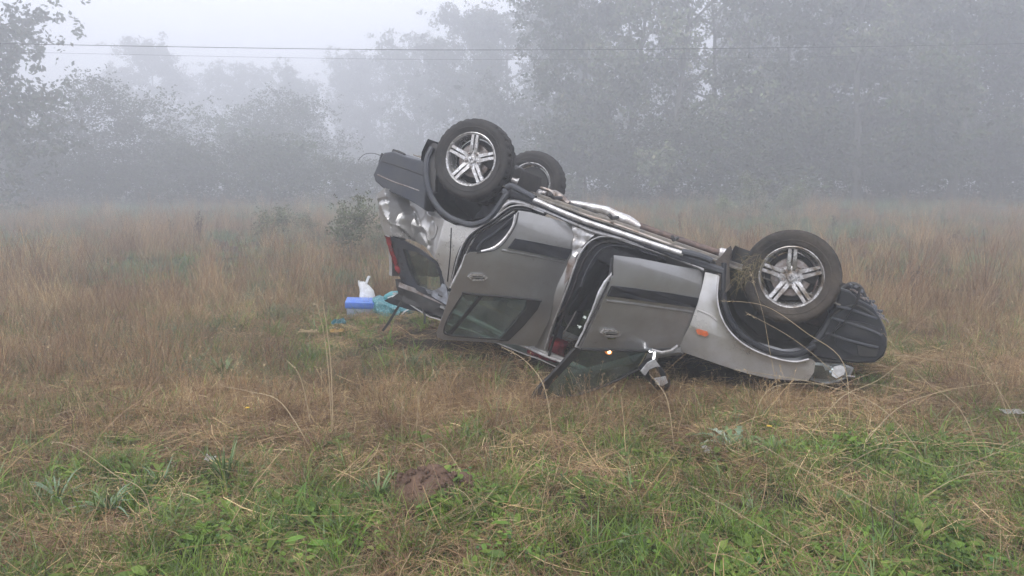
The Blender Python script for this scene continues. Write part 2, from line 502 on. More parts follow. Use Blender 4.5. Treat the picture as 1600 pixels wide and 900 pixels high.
# ---- rear bumper: a hollow-looking dark cover right across the car
def solid_y(name, px, y0, y1, mat, taper=None, nseg=10, parent=None, smooth=30, ztilt=0):
    """outline traced at y0, swept across the car to y1, corners pulled in by taper(t, x, z) -> (x, z)"""
    pts = [Sy(u, v, y0) for u, v in px]
    bm = bmesh.new(); rings = []
    cx_ = sum(p[0] for p in pts) / len(pts); cz_ = sum(p[1] for p in pts) / len(pts)
    stops = [(0, .93, .055), (0, .97, .047), (0, .99, .03), (0, 1, 0)] + [(i / nseg, 1, 0) for i in range(1, nseg)] + [(1, 1, -.03), (1, .9, .05)]
    for t, k, dy in stops:
        y = y0 + (y1 - y0) * t + dy * (1 if t < .5 else -1)
        rings.append([bm.verts.new((*((lambda q: (cx_ + (q[0] - cx_) * k, y, cz_ + (q[1] - cz_) * k))(taper(t, x, z) if taper else (x, z))),)) for x, z in pts])
    m = len(pts)
    for r0, r1 in zip(rings, rings[1:]):
        for k in range(m): bm.faces.new((r0[k], r0[(k + 1) % m], r1[(k + 1) % m], r1[k]))
    for r in (rings[0], rings[-1]):
        f = bm.faces.new(r)
    bmesh.ops.triangulate(bm, faces=[f for f in bm.faces if len(f.verts) > 4])
    return bm_obj(name, bm, mat, parent or car, smooth)
bump_px = [(604, 239), (618, 237), (640, 246), (664, 252), (672, 262), (671, 300), (668, 330), (654, 320), (630, 308), (606, 298), (590, 284), (587, 274), (596, 253)]
def rb_taper(t, x, z):
    e = abs(2 * t - 1) ** 5
    k = 1 if x < -.45 else 0
    return (x - .10 * (1 - e) * k, z)
rb = solid_y('rear_bumper', bump_px, .83, -.83, M['plastic2'], rb_taper, 14)
bm = bmesh.new()
sweep(bm, [P3(u, v, .886) for u, v in catmull([(597, 252), (620, 259), (645, 268), (669, 277)], 4)], rrect(.010, .008), (0, 1, 0))
bm_obj('bumper_groove', bm, M['black'], rb)
bm = bmesh.new()
sweep(bm, [P3(u, v, .884) for u, v in catmull([(590, 273), (612, 283), (635, 291), (655, 298)], 4)], rrect(.010, .01), (0, 1, 0))
bm_obj('bumper_edge', bm, M['steel'], rb)
for (a, b) in (((599, 240), (594, 257)), ((614, 236), (632, 243))):
    bm = bmesh.new(); sweep(bm, [P3(*a, .80), P3((a[0] + b[0]) / 2, (a[1] + b[1]) / 2 - 1, .80), P3(*b, .80)], rrect(.035, .03), (0, 1, 0))
    bm_obj('bumper_bracket', bm, M['black'], rb)
bm = bmesh.new()
tube(bm, [P3(u, v, .5) for u, v in catmull([(600, 246), (586, 240), (570, 241), (560, 250)], 4)], .0025, 5)
bm_obj('loose_wire', bm, M['black'], rb)

# ---- wheel arches: flare, liner
def arch(name, px, w, out, mat, dy=.0, parent=None, n=6):
    bm = bmesh.new()
    pts = [S3(u, v, dy) for u, v in catmull(px, n)]
    sweep(bm, pts, rrect(w, out, .35), (0, 1, 0))
    return bm_obj(name, bm, mat, parent or car)
rear_flare = arch('wheel_arch_flare', [(675, 231), (667, 250), (666, 275), (671, 300), (683, 322), (700, 338), (722, 348), (740, 351), (760, 344), (774, 330), (786, 312), (797, 299)], .048, .05, M['plastic2'], .012)
panel('mud_flap', [(664, 240), (668, 228), (678, 223), (686, 228), (683, 250), (680, 300), (672, 304), (665, 280)], M['black'], -.01, thick=.05)

def well(name, cx, cz, r, a0, a1, y0, y1, rz=1.0, parent=None):
    """half-drum liner open to the near side with its back wall"""
    bm = bmesh.new(); n = 26; rows = []
    for y in (y0, y0 - .02, (y0 + y1) / 2, y1):
        row = []
        for i in range(n + 1):
            a = math.radians(a0 + (a1 - a0) * i / n)
            rr = r * (1 + .012 * math.sin(i * 1.9)) + (.01 if y == (y0 + y1) / 2 else 0)
            row.append(bm.verts.new((cx + rr * math.cos(a), y, cz + rr * rz * math.sin(a))))
        rows.append(row)
    for r0, r1 in zip(rows, rows[1:]):
        for i in range(n): bm.faces.new((r0[i], r0[i + 1], r1[i + 1], r1[i]))
    bm.faces.new(rows[-1])
    o = bm_obj(name, bm, M['black'], parent or car, 60)
    return o
well('wheel_well', 0.0, .26, .445, -12, 192, .86, .30)
well('wheel_well', 2.63, .27, .455, -10, 190, .85, .28, 1.12)

# ---- front wing
fender_px = [(1102, 425), (1123, 430), (1121, 445), (1121, 470), (1126, 492), (1136, 512), (1152, 530), (1174, 545), (1200, 556), (1225, 563), (1246, 565), (1267, 560),
             (1274, 566), (1272, 582), (1263, 596), (1236, 595), (1200, 592), (1165, 584), (1127, 572), (1098, 562), (1068, 552), (1058, 546), (1078, 508), (1088, 480), (1097, 448)]
def wing_f(x, z):
    b = 0.0
    # flared lip round the wheel opening
    d = math.hypot(x - 2.63, (z - .27) / 1.12)
    b += .022 * math.exp(-((d - .50) / .035) ** 2)
    b -= .035 * max(0, (z - .84)) / .2
    b += -.10 * max(0, x - 2.85)
    b += .004 * noise.noise(Vector((x * 6, z * 6, 1)))
    return b
fender = panel('front_wing', fender_px, M['paint'], 0, step=.035, thick=.006, f=wing_f, smooth=50)
fender['label'] = 'silver front wing'
arch('wing_lip', [(1123, 432), (1121, 450), (1121, 470), (1126, 492), (1136, 512), (1152, 530), (1174, 545), (1200, 556), (1225, 563), (1246, 565), (1264, 561)], .014, .035, M['inner_paint'], .022, fender)
arch('wheel_arch_flare', [(1131, 412), (1130, 440), (1131, 470), (1137, 492), (1147, 510), (1162, 526), (1182, 539), (1205, 549), (1228, 554), (1250, 552), (1275, 540)], .045, .05, M['plastic'], -.004)
panel('mud_flap', [(1118, 408), (1128, 399), (1136, 388), (1142, 384), (1144, 392), (1139, 416), (1142, 450), (1132, 460), (1122, 450)], M['mud_rubber'], .01, thick=.03)['label'] = 'muddy bent front mud flap'
mk = panel('side_marker', [(1087, 515), (1092, 514), (1105, 518), (1107, 523), (1103, 526), (1090, 522)], M['amber'], .012, step=.02, thick=.02, trace_dy=.01)
mk['label'] = 'orange side repeater lamp'
bm = bmesh.new()
sweep(bm, [S3(u, v, .004) for u, v in catmull([(1089, 484), (1100, 488), (1112, 494), (1120, 501)], 4)], rrect(.014, .012), (0, 1, 0))
bm_obj('wing_crease', bm, M['paint'], fender)

# ---- sill, side step, underside edge
bm = bmesh.new()
sill_top = catmull([(786, 300), (810, 305), (850, 322), (900, 343), (960, 363), (1020, 385), (1070, 404), (1130, 424)], 5)
sweep(bm, [S3(u, v, .0) for u, v in sill_top], rrect(.055, .05, .3), (0, 1, 0))
bm_obj('sill_cover', bm, M['plastic2'], car)
bm = bmesh.new()
sill_lip = catmull([(776, 336), (786, 323), (800, 315), (822, 319), (855, 331), (900, 350), (930, 362), (980, 375), (1030, 392), (1070, 408), (1100, 421)], 5)
sweep(bm, [S3(u, v, -.004) for u, v in sill_lip], rrect(.030, .03, .3), (0, 1, 0))
bm_obj('sill', bm, M['inner_paint'], car)
bm = bmesh.new()
tube(bm, [P3(u, v, .94) for u, v in catmull([(834, 312), (870, 328), (915, 346), (960, 361), (1010, 378), (1068, 397)], 5)], .021, 10)
st = bm_obj('side_step', bm, M['inner_paint'], car)
st['label'] = 'silver side step with dark end caps'
for seg in ([(792, 294), (800, 291), (812, 297), (836, 310)], [(1066, 394), (1085, 398), (1104, 404), (1112, 408)]):
    bm = bmesh.new()
    sweep(bm, [P3(u, v, .93) for u, v in catmull(seg, 4)], lambda t: rrect(.055 - .012 * t, .07, .35), (0, 1, 0))
    bm_obj('end_cap', bm, M['plastic2'], st)
for k in range(3):
    bm = bmesh.new(); x = .75 + .5 * k
    tube(bm, [(x, .92, .27), (x, .80, .29), (x, .6, .27)], .014, 6)
    bm_obj('step_bracket', bm, M['black'], st)

# ---- underside
def flo(x, y): return (x, y, .330 + .008 * math.sin(y * 26) * (abs(y) < .7) + .008 * noise.noise(Vector((x * 5, y * 5, 0))))
bm = sheet([(-.55, -.80), (3.0, -.80), (3.0, .80), (-.55, .80)], [], flo, .06, .01, (0, 0, -1))
bm_obj('floor_pan', bm, M['under'], car, 30)
for y in (-.45, .45):
    bm = bmesh.new(); box(bm, (1.2, y, .325), (3.0, .09, .05), bev=.01); bm_obj('chassis_rail', bm, M['under'], car)
bm = bmesh.new(); box(bm, (.60, -.2, .345), (.5, .8, .11), bev=.03); bm_obj('fuel_tank', bm, M['black'], car)
# ribbed sheet seen along the near edge of the floor
bm = bmesh.new()
for k in range(5):
    y = .78 - .06 * k
    tube(bm, [P3(u, v, y) for u, v in catmull([(860, 318), (900, 332), (960, 350), (1020, 372), (1075, 392)], 4)], .011, 6)
bm_obj('brake_pipes', bm, M['steel'], car)
# exhaust: silencer, foil heat shield, pipe
def exh(name, pts, y, rr, mat, f=None, sides=10, lab=None):
    bm = bmesh.new(); P = catmull(pts, 6)
    n = len(P)
    R = [np.interp(i / (n - 1), np.linspace(0, 1, len(rr)), rr) for i in range(n)]
    tube(bm, [P3(u, v, y) for u, v in P], R, sides)
    if f:
        for v in bm.verts: v.co += Vector((noise.noise(v.co * f), noise.noise(v.co * f + Vector((5, 5, 5))), noise.noise(v.co * f + Vector((9, 1, 3))))) * .014
    o = bm_obj(name, bm, mat, car, 40)
    if lab: o['label'] = lab
    return o
exh('exhaust_heat_shield', [(888, 316), (920, 322), (950, 331), (978, 344), (1002, 354)], .12, [.018, .034, .036, .044, .026], M['foil'], 7, 12, 'crumpled silver heat shield round the exhaust')
exh('exhaust_pipe', [(998, 352), (1030, 364), (1060, 374), (1095, 386), (1124, 395)], .12, [.028, .030, .030, .028], M['rust'], None, 10, 'brown rusty exhaust pipe')
exh('catalytic_converter', [(1124, 394), (1132, 396), (1150, 400), (1166, 404)], .12, [.035, .045, .045, .03], M['foil'], 20, 10, 'pale bundled heat shield behind the front wheel')
exh('rear_silencer', [(800, 281), (815, 286), (832, 296), (852, 303)], .30, [.02, .035, .03, .02], M['foil'], 25, 10, 'torn silver bracket beside the rear wheel')
exh('suspension_arm', [(850, 300), (866, 304), (880, 312), (890, 318)], .2, [.03, .04, .03], M['steel'], 12, 8)
exh('suspension_arm', [(780, 275), (810, 278), (840, 296), (875, 322)], -.1, [.03, .035, .03], M['black'], 12, 8)
exh('suspension_arm', [(840, 292), (862, 300), (872, 318)], .25, [.014, .016, .012], M['steel'], None, 6)
exh('brake_hose', [(800, 262), (808, 254), (822, 252), (838, 260)], -.35, [.006], M['black'], None, 6)
bm = bmesh.new(); tube(bm, [(0, -.72, .24), (0, -.3, .22), (0, .3, .22), (0, .72, .24)], [.05, .035, .035, .05], 8)
box(bm, (0, 0, .23), (.3, .26, .2), bev=.05)
bm_obj('rear_axle', bm, M['black'], car)
bm = bmesh.new(); tube(bm, [(2.62, -.72, .26), (2.62, .72, .26)], .03, 8); bm_obj('front_axle', bm, M['rust'], car)
for sx in (0.12, 2.5):
    for sy in (-.52, .56):
        bm = bmesh.new()
        n = 40
        tube(bm, [(sx + .055 * math.cos(i * .9), sy + .055 * math.sin(i * .9), .28 + i * .007) for i in range(n)], .009, 5)
        tube(bm, [(sx, sy, .22), (sx, sy, .62)], .024, 6)
        bm_obj('spring_strut', bm, M['black'], car)
bm = bmesh.new()
box(bm, (2.85, 0, .42), (.6, .7, .30), bev=.06); box(bm, (2.95, .25, .30), (.3, .3, .16), bev=.04)
bm_obj('engine', bm, M['rust'], car)

# ---- front bumper and what shows round it
fb_px = [(1312, 449), (1326, 453), (1340, 466), (1364, 480), (1374, 495), (1381, 510), (1385, 525), (1385, 542), (1380, 556), (1366, 566), (1338, 567),
         (1300, 562), (1264, 556), (1272, 540), (1286, 520), (1298, 498), (1306, 478)]
def fb_taper(t, x, z):
    e = abs(2 * t - 1) ** 3
    k = max(0, min(1, (x - 2.95) / .35))
    return (x + .05 * (1 - e) * k, z)
fbp = solid_y('front_bumper', fb_px, .70, -.70, M['plastic'], fb_taper, 12)
for a in (((1300, 497), (1330, 506), (1360, 516), (1378, 524)), ((1290, 520), (1320, 530), (1350, 538), (1372, 543)), ((1306, 478), (1330, 484), (1352, 492), (1370, 498))):
    bm = bmesh.new(); sweep(bm, [P3(u, v, .792) for u, v in catmull(a, 4)], rrect(.018, .012), (0, 1, 0)); bm_obj('bumper_ridge', bm, M['plastic2'], fbp)
for k in range(5):
    bm = bmesh.new(); u = 1349 + 6 * k
    sweep(bm, [P3(u, 543 + k, .752), P3(u - 2, 548 + k, .75), P3(u - 4, 553 + k, .745)], rrect(.009, .014), (0, 1, 0)); bm_obj('grille_slat', bm, M['plastic2'], fbp)
bm = bmesh.new()
sweep(bm, [P3(u, v, .72) for u, v in catmull([(1263, 548), (1285, 520), (1300, 494), (1315, 476)], 5)], rrect(.05, .035), (0, 1, 0))
bm_obj('bumper_flare', bm, M['plastic2'], fbp)
bm = bmesh.new(); sweep(bm, [P3(u, v, .752) for u, v in catmull([(1297, 497), (1312, 484), (1336, 478), (1356, 486), (1371, 499)], 4)], rrect(.022, .02), (0, 1, 0)); bm_obj('bumper_gap', bm, M['black'], fbp)
bm = sheet(rounded([Sy(u, v, .79) for u, v in [(1316, 500), (1350, 504), (1373, 512), (1381, 536), (1370, 560), (1332, 556), (1306, 540), (1304, 516)]], .2), [], lambda x, z: (x, .785 - .25 * max(0, x - 3.1) ** 1.5 + .012 * noise.noise(Vector((x * 7, z * 7, 2))), z), .05, .05, (0, 1, 0))
bm_obj('bumper_corner', bm, M['plastic'], fbp)
bm = sheet([Sy(u, v, .80) for u, v in [(1340, 540), (1374, 545), (1370, 558), (1342, 556)]], [], lambda x, z: (x, .80 - .25 * max(0, x - 3.1) ** 1.5, z), .1, .012, (0, 1, 0))
bm_obj('lamp_recess', bm, M['black'], fbp)
# broken brackets, hoses and clips on the underside of the nose
bm = bmesh.new()
for i in range(26):
    t = i / 25
    u = 1330 + 46 * t + random.uniform(-4, 4); v = 450 + 44 * t + random.uniform(-5, 5)
    p = P3(u, v, random.uniform(.3, .66))
    box(bm, p, (random.uniform(.02, .06), random.uniform(.02, .08), random.uniform(.015, .045)), Matrix.Rotation(random.uniform(0, 3), 3, Vector((random.random(), random.random(), random.random() + .1)).normalized()), .004)
bm_obj('nose_brackets', bm, M['plastic2'], fbp)
bm = bmesh.new()
for i in range(9):
    t = i / 8; p = P3(1328 + 48 * t, 451 + 46 * t + random.uniform(-4, 3), .62)
    tube(bm, [p, p + Vector((.03, 0, -.012 + random.uniform(-.01, .02))), p + Vector((.055, .01, .01))], .006, 5)
bm_obj('metal_clips', bm, M['steel'], fbp)
bm = bmesh.new()
tube(bm, [P3(u, v, .45) for u, v in catmull([(1316, 452), (1330, 444), (1344, 450), (1352, 468)], 5)], .018, 8)
bm_obj('radiator_hose', bm, M['black'], fbp)
# splash tray between wheel and bumper
bm = sheet([Sy(u, v, .60) for u, v in [(1290, 470), (1312, 448), (1340, 464), (1336, 478), (1312, 486), (1298, 500)]], [], lambda x, z: (x, .6 + .02 * noise.noise(Vector((x * 9, z * 9, 0))), z), .05, .1, (0, 1, 0))
bm_obj('splash_tray', bm, M['plastic2'], car)

# ---- headlight
hl = ypanel('headlight', [(1268, 566), (1290, 568), (1318, 570), (1336, 577), (1330, 590), (1312, 599), (1288, 601), (1266, 594)], .74, M['lens'], .12, step=.025,
            f=lambda x, z: -.3 * max(0, x - 3.0) + .003 * math.sin(z * 120) + .004 * noise.noise(Vector((x * 25, z * 25, 1))))
bm = bmesh.new()
bmesh.ops.create_uvsphere(bm, u_segments=14, v_segments=8, radius=.05)
for v in bm.verts: v.co = P3(1302, 583, .70) + Vector((v.co.x * 1.2, v.co.y * .6, v.co.z))
bm_obj('lamp_bowl', bm, M['chrome'], hl)
def lens_strip(name, px, mat, y=.755, th=.01):
    return ypanel(name, px, y, mat, th, step=.03, parent=hl, f=lambda x, z: -.3 * max(0, x - 3.0))
lens_strip('lamp_surround', [(1266, 570), (1284, 572), (1300, 583), (1294, 594), (1270, 591)], M['black'])
lens_strip('indicator_lens', [(1303, 574), (1314, 572), (1323, 576), (1320, 587), (1308, 593), (1300, 588)], M['pale_lens'], .800)
lens_strip('indicator_lens', [(1286, 571), (1297, 572), (1300, 578), (1290, 580)], M['pale_lens'], .766)
ypanel('headlight_glass', [(1266, 566), (1290, 567), (1316, 569), (1332, 577), (1326, 590), (1308, 597), (1286, 598), (1266, 593)], .775, M['clear'], .004, step=.06, parent=hl, f=lambda x, z: -.3 * max(0, x - 3.0))

# ---- body shell behind the doors: sill, pillars, roof rails, bonnet, far side
bp = [(890, 352), (926, 368), (912, 384), (902, 402), (893, 425), (884, 450), (872, 488), (862, 520), (856, 546), (853, 556), (834, 546), (842, 520), (846, 484), (866, 452), (884, 410), (892, 380)]
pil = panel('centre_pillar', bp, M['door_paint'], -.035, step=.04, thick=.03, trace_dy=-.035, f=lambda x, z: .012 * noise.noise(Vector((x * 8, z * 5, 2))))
panel('pillar_plate', [(894, 352), (930, 366), (914, 380), (899, 402), (894, 398), (896, 372)], M['inner_paint'], -.025, step=.02, thick=.01, parent=pil,
      f=lambda x, z: .03 * noise.noise(Vector((x * 16, z * 16, 5))))
panel('striker_plate', [(888, 406), (899, 402), (897, 418), (889, 436), (881, 446), (884, 424)], M['steel'], -.024, step=.02, thick=.008, parent=pil)
def edge_line(name, px, w, h, mat, dy, parent=None):
    bm = bmesh.new()
    sweep(bm, [S3(u, v, dy) for u, v in catmull(px, 5)], rrect(w, h, .35), (0, 1, 0))
    return bm_obj(name, bm, mat, parent or car)
edge_line('door_seal', [(1000, 388), (970, 379), (948, 378), (930, 385), (915, 402), (905, 424), (896, 450), (884, 480), (872, 512), (862, 540), (858, 556)], .020, .03, M['black'], -.025)
edge_line('opening_lip', [(1075, 412), (1030, 395), (985, 380), (958, 371), (938, 370), (920, 379), (907, 396), (898, 417), (888, 446), (875, 480), (862, 512), (852, 545)], .012, .025, M['inner_paint'], -.008)
edge_line('door_seal', [(1040, 404), (1000, 391), (975, 385), (955, 384), (938, 391), (925, 408), (915, 428), (908, 448)], .016, .03, M['plastic2'], -.05)
# rear door aperture
edge_line('opening_lip', [(850, 333), (822, 322), (802, 322), (788, 329), (770, 343), (750, 355), (733, 368), (722, 386), (716, 402), (710, 425), (704, 449)], .013, .03, M['inner_paint'], .004)
edge_line('opening_lip', [(804, 330), (790, 339), (768, 353), (748, 364), (738, 378), (729, 396), (722, 415)], .012, .03, M['inner_paint'], -.03)
edge_line('door_seal', [(830, 328), (806, 326), (792, 333), (772, 348), (752, 360), (738, 372), (728, 390), (720, 410), (713, 436)], .022, .03, M['black'], -.018)
edge_line('door_seal', [(806, 336), (792, 348), (774, 364), (756, 376), (745, 390)], .030, .03, M['plastic2'], -.06)
# rear inner arch panel seen between seal and door
panel('inner_arch', [(812, 330), (796, 330), (776, 345), (752, 362), (736, 384), (724, 412), (712, 452), (730, 470), (780, 470), (820, 400), (830, 350)], M['interior'], -.10, step=.06, thick=.01)

# roof rails with the painted gutter
for nm, px, y, w, h, mat in (('roof_rail', [(690, 478), (740, 500), (790, 525), (830, 543), (872, 560), (930, 585)], .64, .05, .06, M['door_paint']),
                             ('roof_gutter', [(770, 519), (790, 528), (830, 546), (862, 560), (900, 573)], .675, .018, .03, M['inner_paint'])):
    bm = bmesh.new(); sweep(bm, [P3(u, v, y) for u, v in catmull(px, 5)], rrect(w, h, .3), (0, 1, 0)); bm_obj(nm, bm, mat, car)
ypanel('rail_lining', [(786, 519), (802, 498), (838, 516), (833, 540), (810, 530)], .60, M['interior'], .02)
ypanel('rail_plate', [(790, 520), (800, 513), (832, 530), (832, 542)], .655, M['lining'], .01)
# roof: crushed sheet
def roof(x, y):
    z = 1.60 + .035 * (1 - (y / .64) ** 2) + .035 * noise.noise(Vector((x * 2.2, y * 2.6, 0))) - .10 * max(0, -x) - .02 * abs(noise.noise(Vector((x * 6, y * 6, 4))))
    return (x, y, z)
bm = sheet([(-.42, -.60), (1.35, -.64), (1.35, .64), (-.42, .64)], [], roof, .06, .01, (0, 0, 1))
bm_obj('roof', bm, M['paint'], car, 30)
def bonnet(x, y):
    t = (x - 2.08) / (3.28 - 2.08)
    z = 1.07 - .19 * max(0, t) ** 1.5 - .05 * (y / .78) ** 2 * (1 + t) + .02 * noise.noise(Vector((x * 3, y * 3, 0)))
    return (x, y * (1 - .08 * t), z)
bm = sheet([(2.08, -.78), (3.28, -.74), (3.28, .74), (2.08, .78)], [], bonnet, .07, .01, (0, 0, 1))
bm_obj('bonnet', bm, M['paint'], car, 30)
def screen(x, y):
    t = (x - 1.35) / (2.08 - 1.35)
    return (x, y * (.64 + .12 * t) / .64, 1.62 - .56 * t + .03 * noise.noise(Vector((x * 5, y * 5, 7))))
bm = sheet([(1.35, -.62), (2.08, -.62), (2.08, .62), (1.35, .62)], [], screen, .07, .006, (0, 0, 1))
bm_obj('windscreen', bm, M['glass'], car, 30)
bm = bmesh.new(); sweep(bm, [(1.33, .66, 1.60), (1.6, .72, 1.40), (1.85, .78, 1.20), (2.1, .83, 1.04)], rrect(.06, .07), (0, 1, 0)); bm_obj('windscreen_pillar', bm, M['door_paint'], car)
bm = bmesh.new(); sweep(bm, [(1.33, -.66, 1.60), (1.6, -.72, 1.40), (1.85, -.78, 1.20), (2.1, -.83, 1.04)], rrect(.06, .07), (0, 1, 0)); bm_obj('windscreen_pillar', bm, M['door_paint'], car)
# far side with its window openings
def far_map(x, z): return (x, -prof(z), z)
fo = [(-.80, .45), (-.47, .45), (-.44, .55), (-.30, .68), (0, .76), (.30, .68), (.44, .55), (.48, .34), (2.12, .34), (2.17, .55), (2.32, .72), (2.63, .80), (2.92, .72), (3.05, .58),
      (3.25, .60), (3.28, .84), (2.7, .98), (2.1, 1.03), (1.85, 1.2), (1.35, 1.60), (.4, 1.60), (-.45, 1.50), (-.72, 1.1)]
fh = [[(1.90, 1.07), (1.22, 1.07), (1.22, 1.50), (1.38, 1.50)], [(1.10, 1.07), (.28, 1.07), (.20, 1.50), (1.10, 1.52)], [(.16, 1.07), (-.52, 1.08), (-.38, 1.42), (.10, 1.48)]]
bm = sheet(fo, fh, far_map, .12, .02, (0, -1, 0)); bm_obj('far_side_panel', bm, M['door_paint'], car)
for h in fh:
    bm = sheet(h, [], lambda x, z: (x, -prof(z) + .012, z), .3, .004, (0, -1, 0)); bm_obj('side_window', bm, M['glass'], car)
# tailgate
bm = sheet([(-.66, .50), (.66, .50), (.72, 1.0), (.60, 1.42), (-.60, 1.42), (-.72, 1.0)], [[(-.5, 1.02), (.5, 1.02), (.44, 1.34), (-.44, 1.34)]],
           lambda y, z: (-.60 + .10 * (.7 - y) * .7 + .10 * max(0, z - 1.0) + .03 * noise.noise(Vector((y * 4, z * 4, 0))), y * .95, z), .1, .03, (-1, 0, 0))
bm_obj('tailgate', bm, M['paint'], car)
# interior
bm = bmesh.new(); box(bm, (2.02, 0, .78), (.35, 1.4, .38), bev=.06); bm_obj('dashboard', bm, M['interior'], car)
def seat(x, y, w, name='seat'):
    bm = bmesh.new()
    box(bm, (x + .22, y, .58), (.50, w, .16), bev=.05)
    box(bm, (x - .04, y, .90), (.15, w, .62), Matrix.Rotation(math.radians(-14), 3, 'Y'), .05)
    o = bm_obj(name, bm, M['interior'], car)
    for hy in ([y] if w < .7 else [y - .35, y + .35]):
        bm = bmesh.new(); box(bm, (x - .14, hy, 1.30), (.11, .24, .17), Matrix.Rotation(math.radians(-10), 3, 'Y'), .045)
        tube(bm, [(x - .12, hy - .06, 1.2), (x - .14, hy - .06, 1.26)], .008, 5); tube(bm, [(x - .12, hy + .06, 1.2), (x - .14, hy + .06, 1.26)], .008, 5)
        bm_obj('headrest', bm, M['interior'], o)
    return o
seat(1.12, .36, .5); seat(1.12, -.36, .5); seat(.12, 0, 1.2, 'rear_seat')
bm = bmesh.new()
n = 24
tube(bm, [(1.72 + .05 * math.sin(2 * PI * i / n), .36 + .18 * math.cos(2 * PI * i / n), .98 + .17 * math.sin(2 * PI * i / n)) for i in range(n + 1)], .014, 6, False)
tube(bm, [(1.9, .36, .9), (1.72, .36, .98)], .03, 6)
bm_obj('steering_wheel', bm, M['interior'], car)
# belts and torn trim hanging in the front opening
for px, y, m in (([(884, 500), (890, 480), (900, 462), (908, 448)], .55, 'black'), ([(880, 522), (893, 500), (900, 486)], .62, 'steel'), ([(868, 498), (880, 482), (888, 470)], .62, 'rust')):
    bm = bmesh.new(); sweep(bm, [P3(u, v, y) for u, v in catmull(px, 4)], rrect(.03 if m == 'black' else .012, .006), (.2, 1, 0)); bm_obj('seat_belt', bm, M[m], car)
ypanel('pillar_cover', [(862, 500), (880, 512), (876, 530), (860, 520)], .58, M['plastic2'], .04)

# ---- doors
DF = DoorPlane(2.09, .875, 46)
DR = DoorPlane(1.03, .875, 38)
def door(D, lab, outer_px, hole_px, bumpf=None, step=.045):
    root = bpy.data.objects.new('door', None); C.objects.link(root); root.parent = car; root['label'] = lab; root.empty_display_size = .1
    bm = sheet([D.T(u, v) for u, v in outer_px], [[D.T(u, v) for u, v in h] for h in hole_px], D.map(0, bumpf), step, .007, D.n)
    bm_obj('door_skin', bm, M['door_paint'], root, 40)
    return root
def dpart(D, root, name, px, mat, d, th, step=.06, f=None, holes=()):
    bm = sheet([D.T(u, v, d) for u, v in px], [[D.T(u, v, d) for u, v in h] for h in holes], D.map(d, f), step, th, D.n)
    return bm_obj(name, bm, mat, root, 35)
def dline(D, root, name, px, w, h, mat, d, n=5):
    bm = bmesh.new(); sweep(bm, [D.P(u, v, d) for u, v in catmull(px, n)], rrect(w, h, .35), D.n); return bm_obj(name, bm, mat, root)

# front door
fd_o = [(957, 404), (960, 399), (1000, 404), (1050, 414), (1092, 422), (1098, 428), (1097, 445), (1088, 486), (1078, 512), (1062, 540), (1054, 545), (1000, 546), (950, 546), (907, 546), (918, 520), (936, 484), (948, 455), (957, 432)]
fdoor = door(DF, 'silver front door hanging open, with shade in its paint', fd_o, [])
dpart(DF, fdoor, 'door_lining', [(953, 432), (956, 404), (1090, 426), (1082, 480), (1055, 542), (908, 544), (936, 480)], M['interior'], -.07, .02)
dpart(DF, fdoor, 'door_edge', [(958, 426), (958, 434), (948, 462), (934, 492), (918, 522), (906, 545), (900, 543), (912, 518), (925, 488), (934, 462), (946, 440)], M['inner_paint'], -.02, .02, .02,
      lambda a, z: .012 * noise.noise(Vector((a * 30, z * 18, 3))))
dline(DF, fdoor, 'edge_seal', [(951, 440), (938, 468), (928, 490), (914, 518), (903, 540)], .012, .01, M['black'], -.008)
dline(DF, fdoor, 'edge_seal', [(958, 400), (957, 415), (957, 430)], .012, .012, M['black'], .002)
dpart(DF, fdoor, 'door_moulding', [(957, 447), (1000, 452), (1050, 459), (1092, 466), (1087, 481), (1040, 475), (990, 468), (950, 463)], M['plastic'], .016, .016, .06,
      lambda a, z: .004 * math.sin(z * 160))
dline(DF, fdoor, 'door_crease', [(947, 470), (990, 475), (1040, 482), (1082, 488)], .018, .014, M['door_paint'], .002)
def handle(D, root, px, cpx, r0):
    h = dpart(D, root, 'handle', px, M['rim'], .022, .02, .05, None, [[(cpx[0] + (u - cpx[0]) * .72, cpx[1] + (v - cpx[1]) * .45) for u, v in px]])
    dpart(D, root, 'handle_recess', [(cpx[0] + (u - cpx[0]) * .85, cpx[1] + (v - cpx[1]) * .8) for u, v in px], M['plastic'], .004, .01)
    q = [(cpx[0] + du, cpx[1] + dv) for du, dv in ((-11, -1.2), (10, -.8), (11, .8), (-10, .6))]
    dpart(D, h, 'grip', q, M['door_paint'], .030, .012)
handle(DF, fdoor, [(939, 521), (944, 515), (964, 516), (971, 520), (968, 526), (958, 527), (946, 526)], (955, 521), 1)
dline(DF, fdoor, 'lock_plate', [(949, 529), (955, 529.5), (961, 529)], .012, .01, M['chrome'], .01, 3)
# front door window: glass, black rear frame, roof side frame
dpart(DF, fdoor, 'window_pane', [(906, 546), (950, 546), (1012, 548), (1000, 574), (966, 592), (930, 606), (897, 616), (856, 620), (838, 620)], M['glass_dirty'], -.015, .005, .12)
dpart(DF, fdoor, 'window_frame', [(898, 546), (911, 546), (884, 576), (862, 600), (850, 616), (838, 625), (830, 624), (842, 606), (868, 580)], M['black'], -.008, .03, .06)
dline(DF, fdoor, 'window_frame', [(838, 622), (870, 620), (900, 617), (935, 606), (968, 592), (998, 576)], .018, .022, M['black'], -.008)
dline(DF, fdoor, 'weather_strip', [(908, 546), (950, 547), (1000, 548), (1050, 546)], .020, .018, M['black'], .006)
dline(DF, fdoor, 'mirror_triangle', [(1012, 547), (1006, 560), (997, 574)], .02, .02, M['chrome'], .004)
